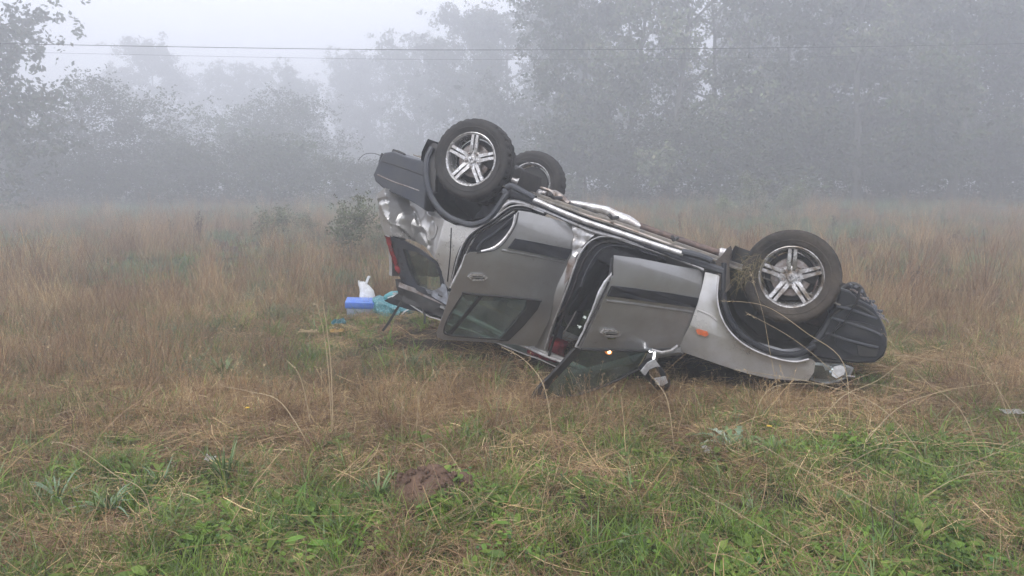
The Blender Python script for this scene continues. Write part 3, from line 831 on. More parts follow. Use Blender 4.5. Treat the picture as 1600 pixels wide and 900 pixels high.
# mirror
MO = .14
bm = bmesh.new()
sec = [(1001, 577), (1012, 566), (1022, 561), (1033, 574), (1046, 593), (1046, 603), (1038, 609), (1027, 609), (1014, 596)]
pts0 = [DF.T(u, v, MO) for u, v in sec]; mp = DF.map(MO)
def loft(bm, outline, mp_, depths):
    cx_ = sum(p[0] for p in outline) / len(outline); cz_ = sum(p[1] for p in outline) / len(outline)
    rings = []
    for d, s in depths: rings.append([bm.verts.new(mp_(cx_ + (a - cx_) * s, cz_ + (z - cz_) * s) + DF.n * d) for a, z in outline])
    m = len(outline)
    for r0, r1 in zip(rings, rings[1:]):
        for k in range(m): bm.faces.new((r0[k], r0[(k + 1) % m], r1[(k + 1) % m], r1[k]))
    bm.faces.new(rings[0]); bm.faces.new(rings[-1])
loft(bm, pts0, mp, [(-.09, .7), (-.05, .95), (0, 1), (.02, .96), (.03, .8)])
ms = bm_obj('mirror_housing', bm, M['plastic'], fdoor, 50)
ms['label'] = 'door mirror folded down into the grass'
def mpart(name, px, mat, d=.032, th=.006):
    bm = sheet([DF.T(u, v, MO + d) for u, v in px], [], DF.map(MO + d), .05, th, DF.n); return bm_obj(name, bm, mat, ms)
mpart('mirror_glass', [(1013, 578), (1025, 575), (1036, 594), (1030, 602), (1018, 592)], M['mirror'])
mpart('mirror_trim', [(1001, 580), (1012, 567), (1023, 561), (1032, 573), (1025, 573), (1015, 577), (1008, 587)], M['pale_lens'], .034)
mpart('mirror_trim', [(1022, 592), (1040, 588), (1044, 598), (1035, 603), (1026, 601)], M['pale_lens'], .036)
bm = bmesh.new(); sweep(bm, [DF.P(1010, 548, .0), DF.P(1018, 548, .05), DF.P(1024, 553, .10), DF.P(1022, 564, .14)], rrect(.05, .035), DF.n); bm_obj('mirror_arm', bm, M['chrome'], ms)
bm = bmesh.new(); sweep(bm, [DF.P(1018, 547, .05), DF.P(1034, 551, .09), DF.P(1048, 548, .10), DF.P(1058, 541, .06)], rrect(.022, .02), DF.n); bm_obj('mirror_bracket', bm, M['inner_paint'], ms)

# rear door
rd_o = [(806, 334), (811, 329), (830, 332), (865, 342), (892, 349), (896, 354), (894, 385), (888, 410), (876, 442), (866, 462), (858, 500), (838, 540), (826, 541), (800, 538), (775, 536), (730, 533), (693, 531), (683, 527), (682, 520),
        (693, 490), (700, 467), (708, 446), (720, 420), (727, 399), (735, 394), (752, 394), (770, 392), (788, 380), (800, 362), (805, 348)]
rd_win = [(724, 460), (752, 461), (820, 467), (842, 469), (838, 484), (812, 512), (790, 532), (775, 529), (735, 526), (700, 523), (694, 516), (704, 490)]
def rd_bump(a, z):
    # pressed ridge round the wheel-arch cut-out and a soft dent
    return .004 * noise.noise(Vector((a * 4, z * 4, 9)))
rdoor = door(DR, 'silver rear door hanging open, with shade in its paint', rd_o, [rd_win], rd_bump)
dpart(DR, rdoor, 'door_lining', [(812, 336), (890, 354), (880, 410), (856, 462), (712, 452), (730, 404), (775, 398), (802, 366)], M['interior'], -.07, .02)
dline(DR, rdoor, 'door_edge', [(806, 336), (803, 352), (795, 366), (784, 379), (770, 389), (752, 394)], .030, .02, M['inner_paint'], -.022)
dline(DR, rdoor, 'door_edge', [(728, 398), (722, 414), (713, 432), (704, 450)], .022, .02, M['inner_paint'], -.018)
dline(DR, rdoor, 'edge_seal', [(810, 332), (806, 350), (797, 366), (786, 381), (771, 391), (745, 395)], .010, .012, M['black'], .002)
dpart(DR, rdoor, 'door_moulding', [(806, 373), (840, 379), (894, 390), (886, 406), (840, 397), (794, 388)], M['plastic'], .016, .016, .06, lambda a, z: .004 * math.sin(z * 160))
dline(DR, rdoor, 'door_crease', [(784, 391), (830, 399), (882, 410)], .018, .014, M['door_paint'], .002)
handle(DR, rdoor, [(731, 433), (736, 428), (756, 429), (763, 434), (758, 439), (738, 439)], (747, 434), 1)
dpart(DR, rdoor, 'window_pane', [(722, 458), (830, 467), (826, 490), (808, 510), (782, 530), (735, 528), (698, 525), (692, 516), (703, 488)], M['glass_dirty'], -.014, .005, .12)
dpart(DR, rdoor, 'window_divider', [(751, 460), (757, 461), (706, 523), (700, 522)], M['black'], -.004, .02, .06)
dpart(DR, rdoor, 'window_frame', [(824, 466), (846, 470), (840, 484), (816, 512), (794, 533), (780, 533), (808, 500), (822, 482)], M['black'], .006, .03, .06)
dline(DR, rdoor, 'window_rubber', [(724, 459), (704, 490), (694, 515), (700, 523), (735, 527), (785, 531)], .012, .014, M['black'], .004)
dline(DR, rdoor, 'weather_strip', [(722, 458), (752, 461), (800, 465), (846, 470)], .016, .016, M['black'], .006)

# glowing courtesy lamp shining through the front door glass
lm, lnt, lp, lo = new_mat('lit_bulb')
lp.inputs['Emission Color'].default_value = (1.0, .55, .22, 1); lp.inputs['Emission Strength'].default_value = 3.5
bm = bmesh.new(); bmesh.ops.create_icosphere(bm, subdivisions=2, radius=.0135)
cp = DF.P(952, 550, .012)
for v in bm.verts: v.co += cp
lampo = bm_obj('courtesy_lamp', bm, lm, fdoor); lampo['label'] = 'small lit amber lamp'
bm = bmesh.new(); bmesh.ops.create_icosphere(bm, subdivisions=2, radius=.03)  # flattened ball added for the lamp's orange halo, glow set in its colour
for v in bm.verts: v.co = Vector((v.co.x, v.co.y * .4, v.co.z * .8)) + cp - DF.n * .012
lm2, _, lp2, _ = new_mat('amber_halo'); lp2.inputs['Base Color'].default_value = (.4, .12, .02, 1); lp2.inputs['Emission Color'].default_value = (1, .30, .04, 1); lp2.inputs['Emission Strength'].default_value = .30
bm_obj('lamp_halo', bm, lm2, lampo)

# ---- wheels
def lathe(bm, prof_, n=64, ax='Y'):
    rings = []
    for i in range(n):
        a = 2 * PI * i / n
        rings.append([bm.verts.new((r * math.cos(a), y, r * math.sin(a))) for r, y in prof_])
    for i in range(n):
        r0, r1 = rings[i], rings[(i + 1) % n]
        for k in range(len(prof_) - 1): bm.faces.new((r0[k], r0[k + 1], r1[k + 1], r1[k]))
def tyre_bm():
    bm = bmesh.new()
    R, W = .338, .108
    p = [(.212, .088), (.222, .098), (.240, .105), (.262, .110), (.268, .107), (.290, .109), (.305, .106), (.318, .099), (.328, .088), (R - .006, .074)]
    grooves = [(.074, R - .004), (.052, R), (.048, R - .010), (.040, R - .010), (.036, R + .001), (.012, R + .002), (.008, R - .010), (-.008, R - .010)]
    prof_ = p + [(r, y) for y, r in grooves] + [(r, -y) for y, r in reversed(grooves)] + [(r, -y) for r, y in reversed(p)] + [(.205, -.08), (.205, .08), (.212, .088)]
    lathe(bm, prof_, 96)
    bmesh.ops.remove_doubles(bm, verts=bm.verts, dist=1e-5)
    # shoulder blocks: tread notches round the edge
    for v in bm.verts:
        r = math.hypot(v.co.x, v.co.z)
        if r > .325 and abs(v.co.y) > .030:
            a = math.atan2(v.co.z, v.co.x); k = int(round(a / (2 * PI / 96)))
            if k % 3 == 0:
                s = (r - .010) / r; v.co.x *= s; v.co.z *= s
    return bm
def spoke_bm(ang, off):
    bm = bmesh.new()
    a = ang + off
    c, s = math.cos(ang), math.sin(ang)
    t = off
    def pt(r, w, y):   # radial r, tangential w
        return (r * c - w * s, y, r * s + w * c)
    sg = 1 if off > 0 else -1
    path = [(.045, .019 * sg, .064, .0175), (.10, .0195 * sg, .078, .0165), (.15, .0185 * sg, .086, .0145), (.200, .0195 * sg, .090, .0145)]
    rings = []
    for r, w, y, hw in path:
        rings.append([bm.verts.new(pt(r, w - hw, y - .022)), bm.verts.new(pt(r, w - hw * .8, y)), bm.verts.new(pt(r, w + hw * .8, y)), bm.verts.new(pt(r, w + hw, y - .022))])
    for r0, r1 in zip(rings, rings[1:]):
        for k in range(4): bm.faces.new((r0[k], r0[(k + 1) % 4], r1[(k + 1) % 4], r1[k]))
    bm.faces.new(rings[0][::-1]); bm.faces.new(rings[-1])
    return bm
def make_wheel(name, loc, spin, muddy, flip=False, lab=None):
    w = bpy.data.objects.new(name, None); C.objects.link(w); w.parent = car; w.empty_display_size = .1
    w.location = loc
    w.rotation_euler = (0, spin, PI if flip else 0)
    if lab: w['label'] = lab
    rub, rim = (M['mud_rubber'], M['mud_rim']) if muddy else (M['rubber'], M['rim'])
    bm_obj('tyre', tyre_bm(), rub, w, 28)
    bm = bmesh.new()
    lathe(bm, [(.218, .090), (.221, .098), (.216, .101), (.208, .096), (.200, .078), (.196, .040), (.190, -.02), (.200, -.08), (.214, -.094), (.206, -.094), (.196, -.07), (.184, -.02), (.190, .035), (.203, .088), (.218, .090)], 64)
    bm_obj('rim', bm, rim, w, 40)
    for k in range(5):
        for off in (-1, 1):
            bm_obj('spoke', spoke_bm(PI / 2 + k * 2 * PI / 5, off), rim, w, 30)
    bm = bmesh.new()
    lathe(bm, [(.0, .060), (.060, .064), (.078, .058), (.086, .040), (.08, .02), (.0, .02)], 40); bm_obj('hub', bm, rim, w, 40)
    bm = bmesh.new(); lathe(bm, [(0, .082), (.026, .081), (.033, .076), (.034, .062), (0, .060)], 28); cap = bm_obj('centre_cap', bm, rim, w, 30)
    # the maker's emblem: an upright letter shape in a thin rounded frame
    bm = bmesh.new()
    sweep(bm, [(-.011, .084, .013), (-.0075, .084, 0), (-.010, .084, -.013)], rrect(.005, .004), (0, 1, 0))
    sweep(bm, [(.011, .084, .013), (.0075, .084, 0), (.010, .084, -.013)], rrect(.005, .004), (0, 1, 0))
    sweep(bm, [(-.008, .084, 0), (0, .084, .0005), (.008, .084, 0)], rrect(.005, .004), (0, 1, 0))
    bm_obj('emblem', bm, M['black'], cap)
    nut = None
    for k in range(5):
        a = PI / 2 + (k + .5) * 2 * PI / 5
        bm = bmesh.new(); bmesh.ops.create_cone(bm, cap_ends=True, segments=6, radius1=.0105, radius2=.008, depth=.022)
        bmesh.ops.rotate(bm, verts=bm.verts, cent=(0, 0, 0), matrix=Matrix.Rotation(-PI / 2, 3, 'X'))
        bmesh.ops.translate(bm, verts=bm.verts, vec=(.057 * math.cos(a), .070, .057 * math.sin(a)))
        bm_obj('lug_nut', bm, M['steel'], w, 20)
        bm = bmesh.new(); lathe(bm, [(.0165, .0665), (.019, .0685), (.0165, .0655)], 16)
        bmesh.ops.translate(bm, verts=bm.verts, vec=(.057 * math.cos(a), 0, .057 * math.sin(a)))
        bm_obj('nut_recess', bm, M['black'], w, 40)
    bm = bmesh.new(); lathe(bm, [(.0, .012), (.135, .012), (.14, .005), (.14, -.004), (.0, -.004)], 36); bm_obj('brake_disc', bm, M['steel'], w, 30)
    bm = bmesh.new(); box(bm, (.10, .0, .06), (.08, .05, .13), Matrix.Rotation(.5, 3, 'Y'), .012); bm_obj('brake_caliper', bm, M['black'], w)
    bm = bmesh.new(); lathe(bm, [(.06, -.02), (.06, -.06), (.0, -.06)], 20); lathe(bm, [(.175, -.03), (.17, -.045), (.06, -.045)], 36); bm_obj('backplate', bm, M['black'], w, 40)
    return w
p = hit(736, 249, (0, .848, 0), (0, 1, 0)); make_wheel('wheel', (p.x, .765, p.z), math.radians(44), False, lab='clean rear wheel, highest in the air')
p = hit(1236, 433, (0, .848, 0), (0, 1, 0)); make_wheel('wheel', (p.x, .765, p.z), math.radians(53), True, lab='muddy front wheel')
print('front hub', p)
p = hit(829, 287, (0, -.69, 0), (0, 1, 0)); make_wheel('wheel', (p.x, -.765, p.z), .4, False, True, lab='far rear wheel seen from its inner side')
make_wheel('wheel', (2.62, -.765, .26), .9, True, True, lab='far front wheel')
# ================================================================== THE PLACE
def vnoise(x, y, s, seed=0):
    """smooth value noise, vectorised, 0..1"""
    x = np.asarray(x, float) / s + seed * 17.3; y = np.asarray(y, float) / s + seed * 5.7
    xi = np.floor(x).astype(np.int64); yi = np.floor(y).astype(np.int64); fx = x - xi; fy = y - yi
    fx = fx * fx * (3 - 2 * fx); fy = fy * fy * (3 - 2 * fy)
    def h(a, b):
        n = (a * 374761393 + b * 668265263 + seed * 974634777) & 0x7fffffff
        n = ((n ^ (n >> 13)) * 1274126177) & 0x7fffffff
        return ((n ^ (n >> 16)) & 0xffff) / 65535.0
    return (h(xi, yi) * (1 - fx) + h(xi + 1, yi) * fx) * (1 - fy) + (h(xi, yi + 1) * (1 - fx) + h(xi + 1, yi + 1) * fx) * fy
def fbm(x, y, s, seed=0, o=4):
    t = 0; a = 1; n = 0
    for k in range(o):
        t = t + a * vnoise(x, y, s / 2 ** k, seed + k); n += a; a *= .55
    return t / n
MOUND = ground_pt(672, 775)
def gz(x, y):
    x = np.asarray(x, float); y = np.asarray(y, float)
    z = (fbm(x, y, 1.6, 3) - .5) * .14 + (fbm(x, y, .35, 9, 3) - .5) * .05
    z = z + .18 * np.clip((y - 9) / 26, 0, 1) ** 1.3 * (.2 + .8 * np.tanh(x / 8))
    # the nose and roof have dug in a little
    z = z - .06 * np.exp(-(((x - 1.1) / 1.6) ** 2 + ((y - 5.9) / 1.0) ** 2))
    z = z + .07 * np.exp(-(((x - MOUND.x) / .22) ** 2 + ((y - MOUND.y) / .17) ** 2)) * (.6 + .8 * fbm(x, y, .07, 21, 2))
    return z
def gzf(x, y): return float(gz(x, y))

# ---- materials of the field
def ground_mat():
    m, nt, p, out = new_mat('field_soil')
    tc = nd(nt, 'ShaderNodeTexCoord')
    a = nd(nt, 'ShaderNodeTexNoise', Scale=1.1, Detail=9.0, Roughness=.7); b = nd(nt, 'ShaderNodeTexNoise', Scale=22.0, Detail=8.0, Roughness=.7)
    nt.links.new(tc.outputs['Object'], a.inputs[0]); nt.links.new(tc.outputs['Object'], b.inputs[0])
    c1 = ramp(nt, a.outputs[0], [(.35, (.032, .036, .018)), (.5, (.055, .042, .028)), (.65, (.078, .058, .038))])
    c2 = ramp(nt, b.outputs[0], [(.35, (.35, .33, .3)), (.7, (1.25, 1.2, 1.15))])
    mm = nt.nodes.new('ShaderNodeMixRGB'); mm.blend_type = 'MULTIPLY'; mm.inputs[0].default_value = 1
    nt.links.new(c1.outputs[0], mm.inputs[1]); nt.links.new(c2.outputs[0], mm.inputs[2])
    nt.links.new(mm.outputs[0], p.inputs['Base Color']); p.inputs['Roughness'].default_value = .95; p.inputs['Specular IOR Level'].default_value = .15
    bp_ = nd(nt, 'ShaderNodeBump', Strength=.9, Distance=.03); nt.links.new(b.outputs[0], bp_.inputs['Height']); nt.links.new(bp_.outputs[0], p.inputs['Normal'])
    return m
def leaf_mat(name, rough=.55, trans=.25, patch=((.75, .75, .75), (1.2, 1.2, 1.2)), scale=1.4, hue=None, spec=.3):
    """blade colour from the mesh, varied in patches over the field and from tuft to tuft"""
    m, nt, p, out = new_mat(name)
    at = nd(nt, 'ShaderNodeAttribute', attribute_name='col')
    ge = nd(nt, 'ShaderNodeNewGeometry'); oi = nd(nt, 'ShaderNodeObjectInfo')
    nz = nd(nt, 'ShaderNodeTexNoise', Scale=scale, Detail=5.0, Roughness=.6); nt.links.new(ge.outputs['Position'], nz.inputs[0])
    r = ramp(nt, nz.outputs[0], [(.32, patch[0]), (.68, patch[1])])
    m1 = nt.nodes.new('ShaderNodeMixRGB'); m1.blend_type = 'MULTIPLY'; m1.inputs[0].default_value = 1
    nt.links.new(at.outputs[0], m1.inputs[1]); nt.links.new(r.outputs[0], m1.inputs[2])
    mr = nd(nt, 'ShaderNodeMapRange'); mr.inputs['To Min'].default_value = .70; mr.inputs['To Max'].default_value = 1.3
    nt.links.new(oi.outputs['Random'], mr.inputs[0])
    hs = nt.nodes.new('ShaderNodeHueSaturation'); nt.links.new(m1.outputs[0], hs.inputs['Color']); nt.links.new(mr.outputs[0], hs.inputs['Value'])
    mh = nd(nt, 'ShaderNodeMapRange'); mh.inputs['To Min'].default_value = .488; mh.inputs['To Max'].default_value = .512
    nt.links.new(oi.outputs['Random'], mh.inputs[0]); nt.links.new(mh.outputs[0], hs.inputs['Hue'])
    nt.links.new(hs.outputs[0], p.inputs['Base Color'])
    p.inputs['Roughness'].default_value = rough; p.inputs['Specular IOR Level'].default_value = spec
    if trans:
        t = nd(nt, 'ShaderNodeBsdfTranslucent'); nt.links.new(hs.outputs[0], t.inputs[0])
        ms_ = nd(nt, 'ShaderNodeMixShader'); ms_.inputs[0].default_value = trans
        nt.links.new(p.outputs[0], ms_.inputs[1]); nt.links.new(t.outputs[0], ms_.inputs[2]); nt.links.new(ms_.outputs[0], out.inputs[0])
    return m
M['grass'] = leaf_mat('green_blades', .5, .3, ((.75, .82, .7), (1.15, 1.15, 1.1)), 1.3)
M['dry'] = leaf_mat('dry_blades', .8, .2, ((.62, .58, .56), (1.28, 1.25, 1.18)), .75, spec=.15)
M['tree_leaf'] = leaf_mat('tree_leaves', .6, .25, ((.8, .8, .8), (1.15, 1.15, 1.1)), .5)
M['bark'] = simple('bark', (.075, .065, .055), .9, 0, (.14, .14, .12), .5, 5, .8, 14)

# ---- ground sheet
def ground():
    ys = np.concatenate([np.linspace(-12, 1.5, 12)[:-1], np.linspace(1.5, 9, 170)[:-1], np.linspace(9, 24, 110)[:-1], np.linspace(24, 60, 60)[:-1], np.linspace(60, 150, 16)])
    t = np.linspace(-1, 1, 321)
    xs = np.sign(t) * (np.abs(t) ** 2.2 * 136 + np.abs(t) * 14)
    X, Y = np.meshgrid(xs, ys); Z = gz(X, Y)
    V = np.stack([X, Y, Z], -1).reshape(-1, 3); w = len(xs); h = len(ys)
    i = (np.arange(h - 1)[:, None] * w + np.arange(w - 1)[None]).ravel()
    Q = np.stack([i, i + 1, i + 1 + w, i + w], -1)
    me = np_mesh('ground', V, Q)
    o = mesh_obj('ground', me, ground_mat(), None, 180); o['kind'] = 'structure'
ground()

# ---- tufts (prototypes live outside the scene; the field objects instance them)
def lin(c): return np.array(c, float)
def blades(n, rad, h, w, lean, curl, cols, seg=3, droop=0.0, tipw=.1, base_dark=1.0, flat=0.0):
    """n curved tapering strips; h, w, lean, curl are (lo, hi); cols a list of colours"""
    V = []; Q = []; T = []; K = []
    for i in range(n):
        a = rng.uniform(0, 2 * PI); r = rad * math.sqrt(rng.uniform())
        bx, by = r * math.cos(a), r * math.sin(a)
        az = a + rng.normal(0, 1.1) if rad > 0 else rng.uniform(0, 2 * PI)
        dx, dy = math.cos(az), math.sin(az)
        hh = rng.uniform(*h); ww = rng.uniform(*w); le = rng.uniform(*lean); cu = rng.uniform(*curl)
        twist = rng.uniform(0, PI)
        px_, py_ = math.cos(twist), math.sin(twist)
        c = lin(cols[rng.integers(len(cols))]) * rng.uniform(.75, 1.2)
        b0 = len(V)
        ang = le
        x, y, z = bx, by, -.015
        for s in range(seg + 1):
            t = s / seg
            wd = ww * (1 - (1 - tipw) * t ** 1.5) * .5
            V.append((x - px_ * wd, y - py_ * wd, z)); V.append((x + px_ * wd, y + py_ * wd, z))
            kk = c * (base_dark + (1 - base_dark) * t); K.append(kk); K.append(kk)
            st = hh / seg
            x += dx * math.sin(ang) * st; y += dy * math.sin(ang) * st; z += math.cos(ang) * st
            if z < .004 and s > 0: z = .004 + rng.uniform(0, .01)
            ang += cu / seg
        for s in range(seg):
            q = b0 + 2 * s; Q.append((q, q + 1, q + 3, q + 2))
    return [np.array(V), np.array(Q), np.array(K)]
def heads(n, rad, h, cols, hl=.09, hw=.012, m=9, lean=(.02, .35), stemw=.0016):
    """dry stems, each ending in a loose panicle of tiny spikelets"""
    V = []; Q = []; K = []
    for i in range(n):
        a = rng.uniform(0, 2 * PI); r = rad * math.sqrt(rng.uniform()); bx, by = r * math.cos(a), r * math.sin(a)
        az = rng.uniform(0, 2 * PI); le = rng.uniform(*lean); hh = rng.uniform(*h); c = lin(cols[rng.integers(len(cols))]) * rng.uniform(.75, 1.2)
        tw = rng.uniform(0, PI); wx, wy = math.cos(tw) * stemw / 2, math.sin(tw) * stemw / 2
        pts = []; ang = le; p = np.array([bx, by, -.01])
        for s in range(5):
            pts.append(p.copy()); p = p + np.array([math.cos(az) * math.sin(ang), math.sin(az) * math.sin(ang), math.cos(ang)]) * hh / 4; ang += rng.uniform(0, .16)
        b0 = len(V)
        for q in pts: V.append(q - (wx, wy, 0)); V.append(q + (wx, wy, 0)); K += [c, c]
        for s in range(4): q = b0 + 2 * s; Q.append((q, q + 1, q + 3, q + 2))
        d = pts[-1] - pts[-2]; d = d / np.linalg.norm(d)
        for k in range(m):
            t = rng.uniform(0, 1); c0 = pts[-1] - d * hl * t + rng.normal(0, 1, 3) * hw * (.3 + t)
            s1 = rng.normal(0, 1, 3); s1 = s1 / np.linalg.norm(s1) * .0022; u = d * rng.uniform(.006, .012) + rng.normal(0, .002, 3)
            b = len(V); V += [c0 - s1, c0 + s1, c0 + u + s1 * .4, c0 + u - s1 * .4]; K += [c * rng.uniform(.8, 1.2)] * 4; Q.append((b, b + 1, b + 2, b + 3))
    return [np.array(V), np.array(Q), np.array(K)]
def litter(n, rad, ln, w, cols, z=(0.004, .05)):
    """fallen straws lying every way"""
    V = []; Q = []; K = []
    for i in range(n):
        a = rng.uniform(0, 2 * PI); r = rad * math.sqrt(rng.uniform()); c0 = np.array([r * math.cos(a), r * math.sin(a), rng.uniform(*z)])
        az = rng.uniform(0, 2 * PI); L = rng.uniform(*ln); d = np.array([math.cos(az), math.sin(az), rng.normal(0, .12)]); sd_ = np.array([-d[1], d[0], rng.normal(0, .5)]); ww = rng.uniform(*w) / 2
        c = lin(cols[rng.integers(len(cols))]) * rng.uniform(.7, 1.2); b = len(V); bend = rng.normal(0, .07) * L
        for s in range(4):
            t = s / 3 - .5; p = c0 + d * L * t + sd_ * bend * (1 - 4 * t * t) + np.array([0, 0, .25 * bend * (1 - 4 * t * t)])
            p[2] = max(p[2], .002); V.append(p - sd_ * ww); V.append(p + sd_ * ww); K += [c, c]
        for s in range(3): q = b + 2 * s; Q.append((q, q + 1, q + 3, q + 2))
    return [np.array(V), np.array(Q), np.array(K)]
def leaflets(n, rad, size, h, cols, ell=1.5):
    """small rounded leaves (6-gon pairs) held at all angles, as clover and weeds"""
    V = []; Q = []; K = []
    for i in range(n):
        a = rng.uniform(0, 2 * PI); r = rad * math.sqrt(rng.uniform()); c0 = np.array([r * math.cos(a), r * math.sin(a), rng.uniform(*h)])
        az = rng.uniform(0, 2 * PI); s_ = rng.uniform(*size); ti = rng.uniform(-.2, .8)
        d = np.array([math.cos(az) * math.cos(ti), math.sin(az) * math.cos(ti), math.sin(ti)]); e = np.array([-math.sin(az), math.cos(az), rng.normal(0, .25)])
        up = np.array([0, 0, 1.0])
        c = lin(cols[rng.integers(len(cols))]) * rng.uniform(.75, 1.25); b = len(V)
        for t, w_, k in ((-.5, .1, 0), (-.2, .42, .05), (.2, .42, .04), (.5, .06, -.06)):
            m0 = c0 + d * s_ * ell * t + up * s_ * k
            V.append(m0 - e * s_ * w_ + up * s_ * .10 * (w_ > .2)); V.append(m0); V.append(m0 + e * s_ * w_ + up * s_ * .10 * (w_ > .2)); K += [c, c * .85, c]
        for s in range(3):
            q = b + 3 * s; Q.append((q, q + 1, q + 4, q + 3)); Q.append((q + 1, q + 2, q + 5, q + 4))
    return [np.array(V), np.array(Q), np.array(K)]
def join(parts):
    V = []; Q = []; K = []; b = 0
    for v, q, k in parts: V.append(v); Q.append(q + b); K.append(k); b += len(v)
    return np.concatenate(V), np.concatenate(Q), np.concatenate(K)

GREEN = [(.140, .225, .034), (.175, .255, .042), (.11, .185, .032), (.215, .27, .055), (.13, .20, .045)]
PALEG = [(.15, .20, .09), (.18, .21, .10), (.13, .18, .085)]
BLUEG = [(.10, .155, .10), (.12, .17, .115), (.16, .21, .15)]
STRAW = [(.46, .33, .17), (.39, .28, .145), (.52, .40, .23), (.32, .22, .12)]
RUSSET = [(.27, .165, .095), (.21, .125, .075), (.33, .215, .125), (.155, .095, .06), (.31, .23, .135)]
BEIGE = [(.39, .29, .18), (.34, .24, .145), (.27, .19, .12), (.42, .33, .21)]

def proto(name, parts, mat):
    v, q, k = join(parts)
    me = np_mesh(name, v, q, None, k); me.materials.append(mat)
    return bpy.data.objects.new(name, me)
def field_object(name, protos, P, rz, sc, tilt=None, label=None):
    """one object: points carrying rotation, scale and kind, each showing one tuft"""
    coll = bpy.data.collections.new(name + '_kinds')
    for i, pr in enumerate(protos):
        pr.name = '%s_%02d' % (name, i); coll.objects.link(pr)
    n = len(P)
    me = bpy.data.meshes.new(name); me.vertices.add(n); me.vertices.foreach_set('co', np.asarray(P, np.float32).ravel())
    a = me.attributes.new('rot', 'FLOAT_VECTOR', 'POINT')
    R = np.zeros((n, 3), np.float32); R[:, 2] = rz
    if tilt is not None: R[:, 0] = tilt[:, 0]; R[:, 1] = tilt[:, 1]
    a.data.foreach_set('vector', R.ravel())
    a = me.attributes.new('scl', 'FLOAT_VECTOR', 'POINT')
    S_ = np.repeat(np.asarray(sc, np.float32)[:, None], 3, 1) if np.ndim(sc) == 1 else np.asarray(sc, np.float32)
    a.data.foreach_set('vector', S_.ravel())
    a = me.attributes.new('kind_no', 'INT', 'POINT'); a.data.foreach_set('value', rng.integers(0, len(protos), n).astype(np.int32))
    o = link(bpy.data.objects.new(name, me)); o['kind'] = 'stuff'
    if label: o['label'] = label
    ng = bpy.data.node_groups.new(name, 'GeometryNodeTree')
    ng.interface.new_socket('Geometry', in_out='INPUT', socket_type='NodeSocketGeometry'); ng.interface.new_socket('Geometry', in_out='OUTPUT', socket_type='NodeSocketGeometry')
    gi = ng.nodes.new('NodeGroupInput'); go = ng.nodes.new('NodeGroupOutput')
    ip = ng.nodes.new('GeometryNodeInstanceOnPoints'); ci = ng.nodes.new('GeometryNodeCollectionInfo'); mp_ = ng.nodes.new('GeometryNodeMeshToPoints')
    ci.inputs['Collection'].default_value = coll; ci.inputs['Separate Children'].default_value = True; ci.inputs['Reset Children'].default_value = True
    ip.inputs['Pick Instance'].default_value = True
    def attr(nm, ty):
        q = ng.nodes.new('GeometryNodeInputNamedAttribute'); q.data_type = ty; q.inputs[0].default_value = nm
        return q.outputs[0]
    L = ng.links.new
    L(gi.outputs[0], mp_.inputs[0]); L(mp_.outputs[0], ip.inputs['Points']); L(ci.outputs[0], ip.inputs['Instance'])
    L(attr('kind_no', 'INT'), ip.inputs['Instance Index']); L(attr('rot', 'FLOAT_VECTOR'), ip.inputs['Rotation']); L(attr('scl', 'FLOAT_VECTOR'), ip.inputs['Scale'])
    L(ip.outputs[0], go.inputs[0])
    md = o.modifiers.new('tufts', 'NODES'); md.node_group = ng
    return o

def scatter(y0, y1, dens, half=None, back=0):
    """random points in the strip of field between y0 and y1, wider than the view"""
    wd = lambda y: .82 * y + 2.2
    A = (wd(y0) + wd(y1)) * (y1 - y0); n = int(A * dens)
    y = rng.uniform(y0, y1, int(n * 1.6)); x = rng.uniform(-1, 1, len(y)) * wd(y1)
    k = np.abs(x) < wd(y); x, y = x[k], y[k]
    return x[:n], y[:n]
car_c = (0.75, 6.15)
def under_car(x, y, grow=0.0):
    """inside the footprint where roof and bonnet press the grass down"""
    q = np.stack([x, y, np.zeros_like(x)], -1) - np.array(CAR_T)
    ax = np.array(CAR_R.col[0]); ay = np.array(CAR_R.col[1])
    ax = ax[:2] / np.linalg.norm(ax[:2]); ay = ay[:2] / np.linalg.norm(ay[:2])
    o2 = (np.array(CAR_M @ Vector((1.4, 0, 1.3))))[:2]
    d = np.stack([x, y], -1) - o2
    u = d @ ax; v = d @ ay
    return (u > -2.2 - grow) & (u < 2.15 + grow) & (v > -.85 - grow) & (v < .62 + grow)

def sel(x, y, p): k = rng.uniform(size=len(x)) < p; return x[k], y[k]
BARE = [(MOUND.x, MOUND.y, .26, .22, 1.0)] + [(*ground_pt(u, v).xy, a_, b_, k_) for u, v, a_, b_, k_ in ((40, 860, .30, .20, .95), (330, 800, .22, .1, .7), (960, 790, .3, .12, .7), (1240, 880, .2, .1, .8), (90, 720, .5, .2, .6), (1130, 740, .25, .12, .5))]
def clear_mound(x, y): return (((x - MOUND.x) / .27) ** 2 + ((y - MOUND.y) / .20) ** 2) > 1
def greenness(x, y):
    """1 = the mown green strip in front, 0 = standing dry grass"""
    edge = 4.30 + .5 * (fbm(x, y, 1.2, 31) - .5) * 2 + .25 * np.tanh((x) * .7)
    g = 1 / (1 + np.exp((y - edge) * 3.2))
    patch = fbm(x, y, .55, 40)
    for (mx, my, rx, ry, k_) in BARE: g = g * (1 - k_ * np.exp(-(((x - mx) / rx) ** 2 + ((y - my) / ry) ** 2)))
    return np.clip(g * (1.22 - 2.6 * np.clip(patch - .47, 0, 1)) + .30 * np.clip(fbm(x, y, 1.4, 52) - .52, 0, 1) * 4, 0, 1)

SPILL = (-1.62, 7.6)
def spill(x, y): return 1 - .78 * np.exp(-(((x + 1.6) / .75) ** 2 + ((y - 7.5) / .9) ** 2) ** 2)
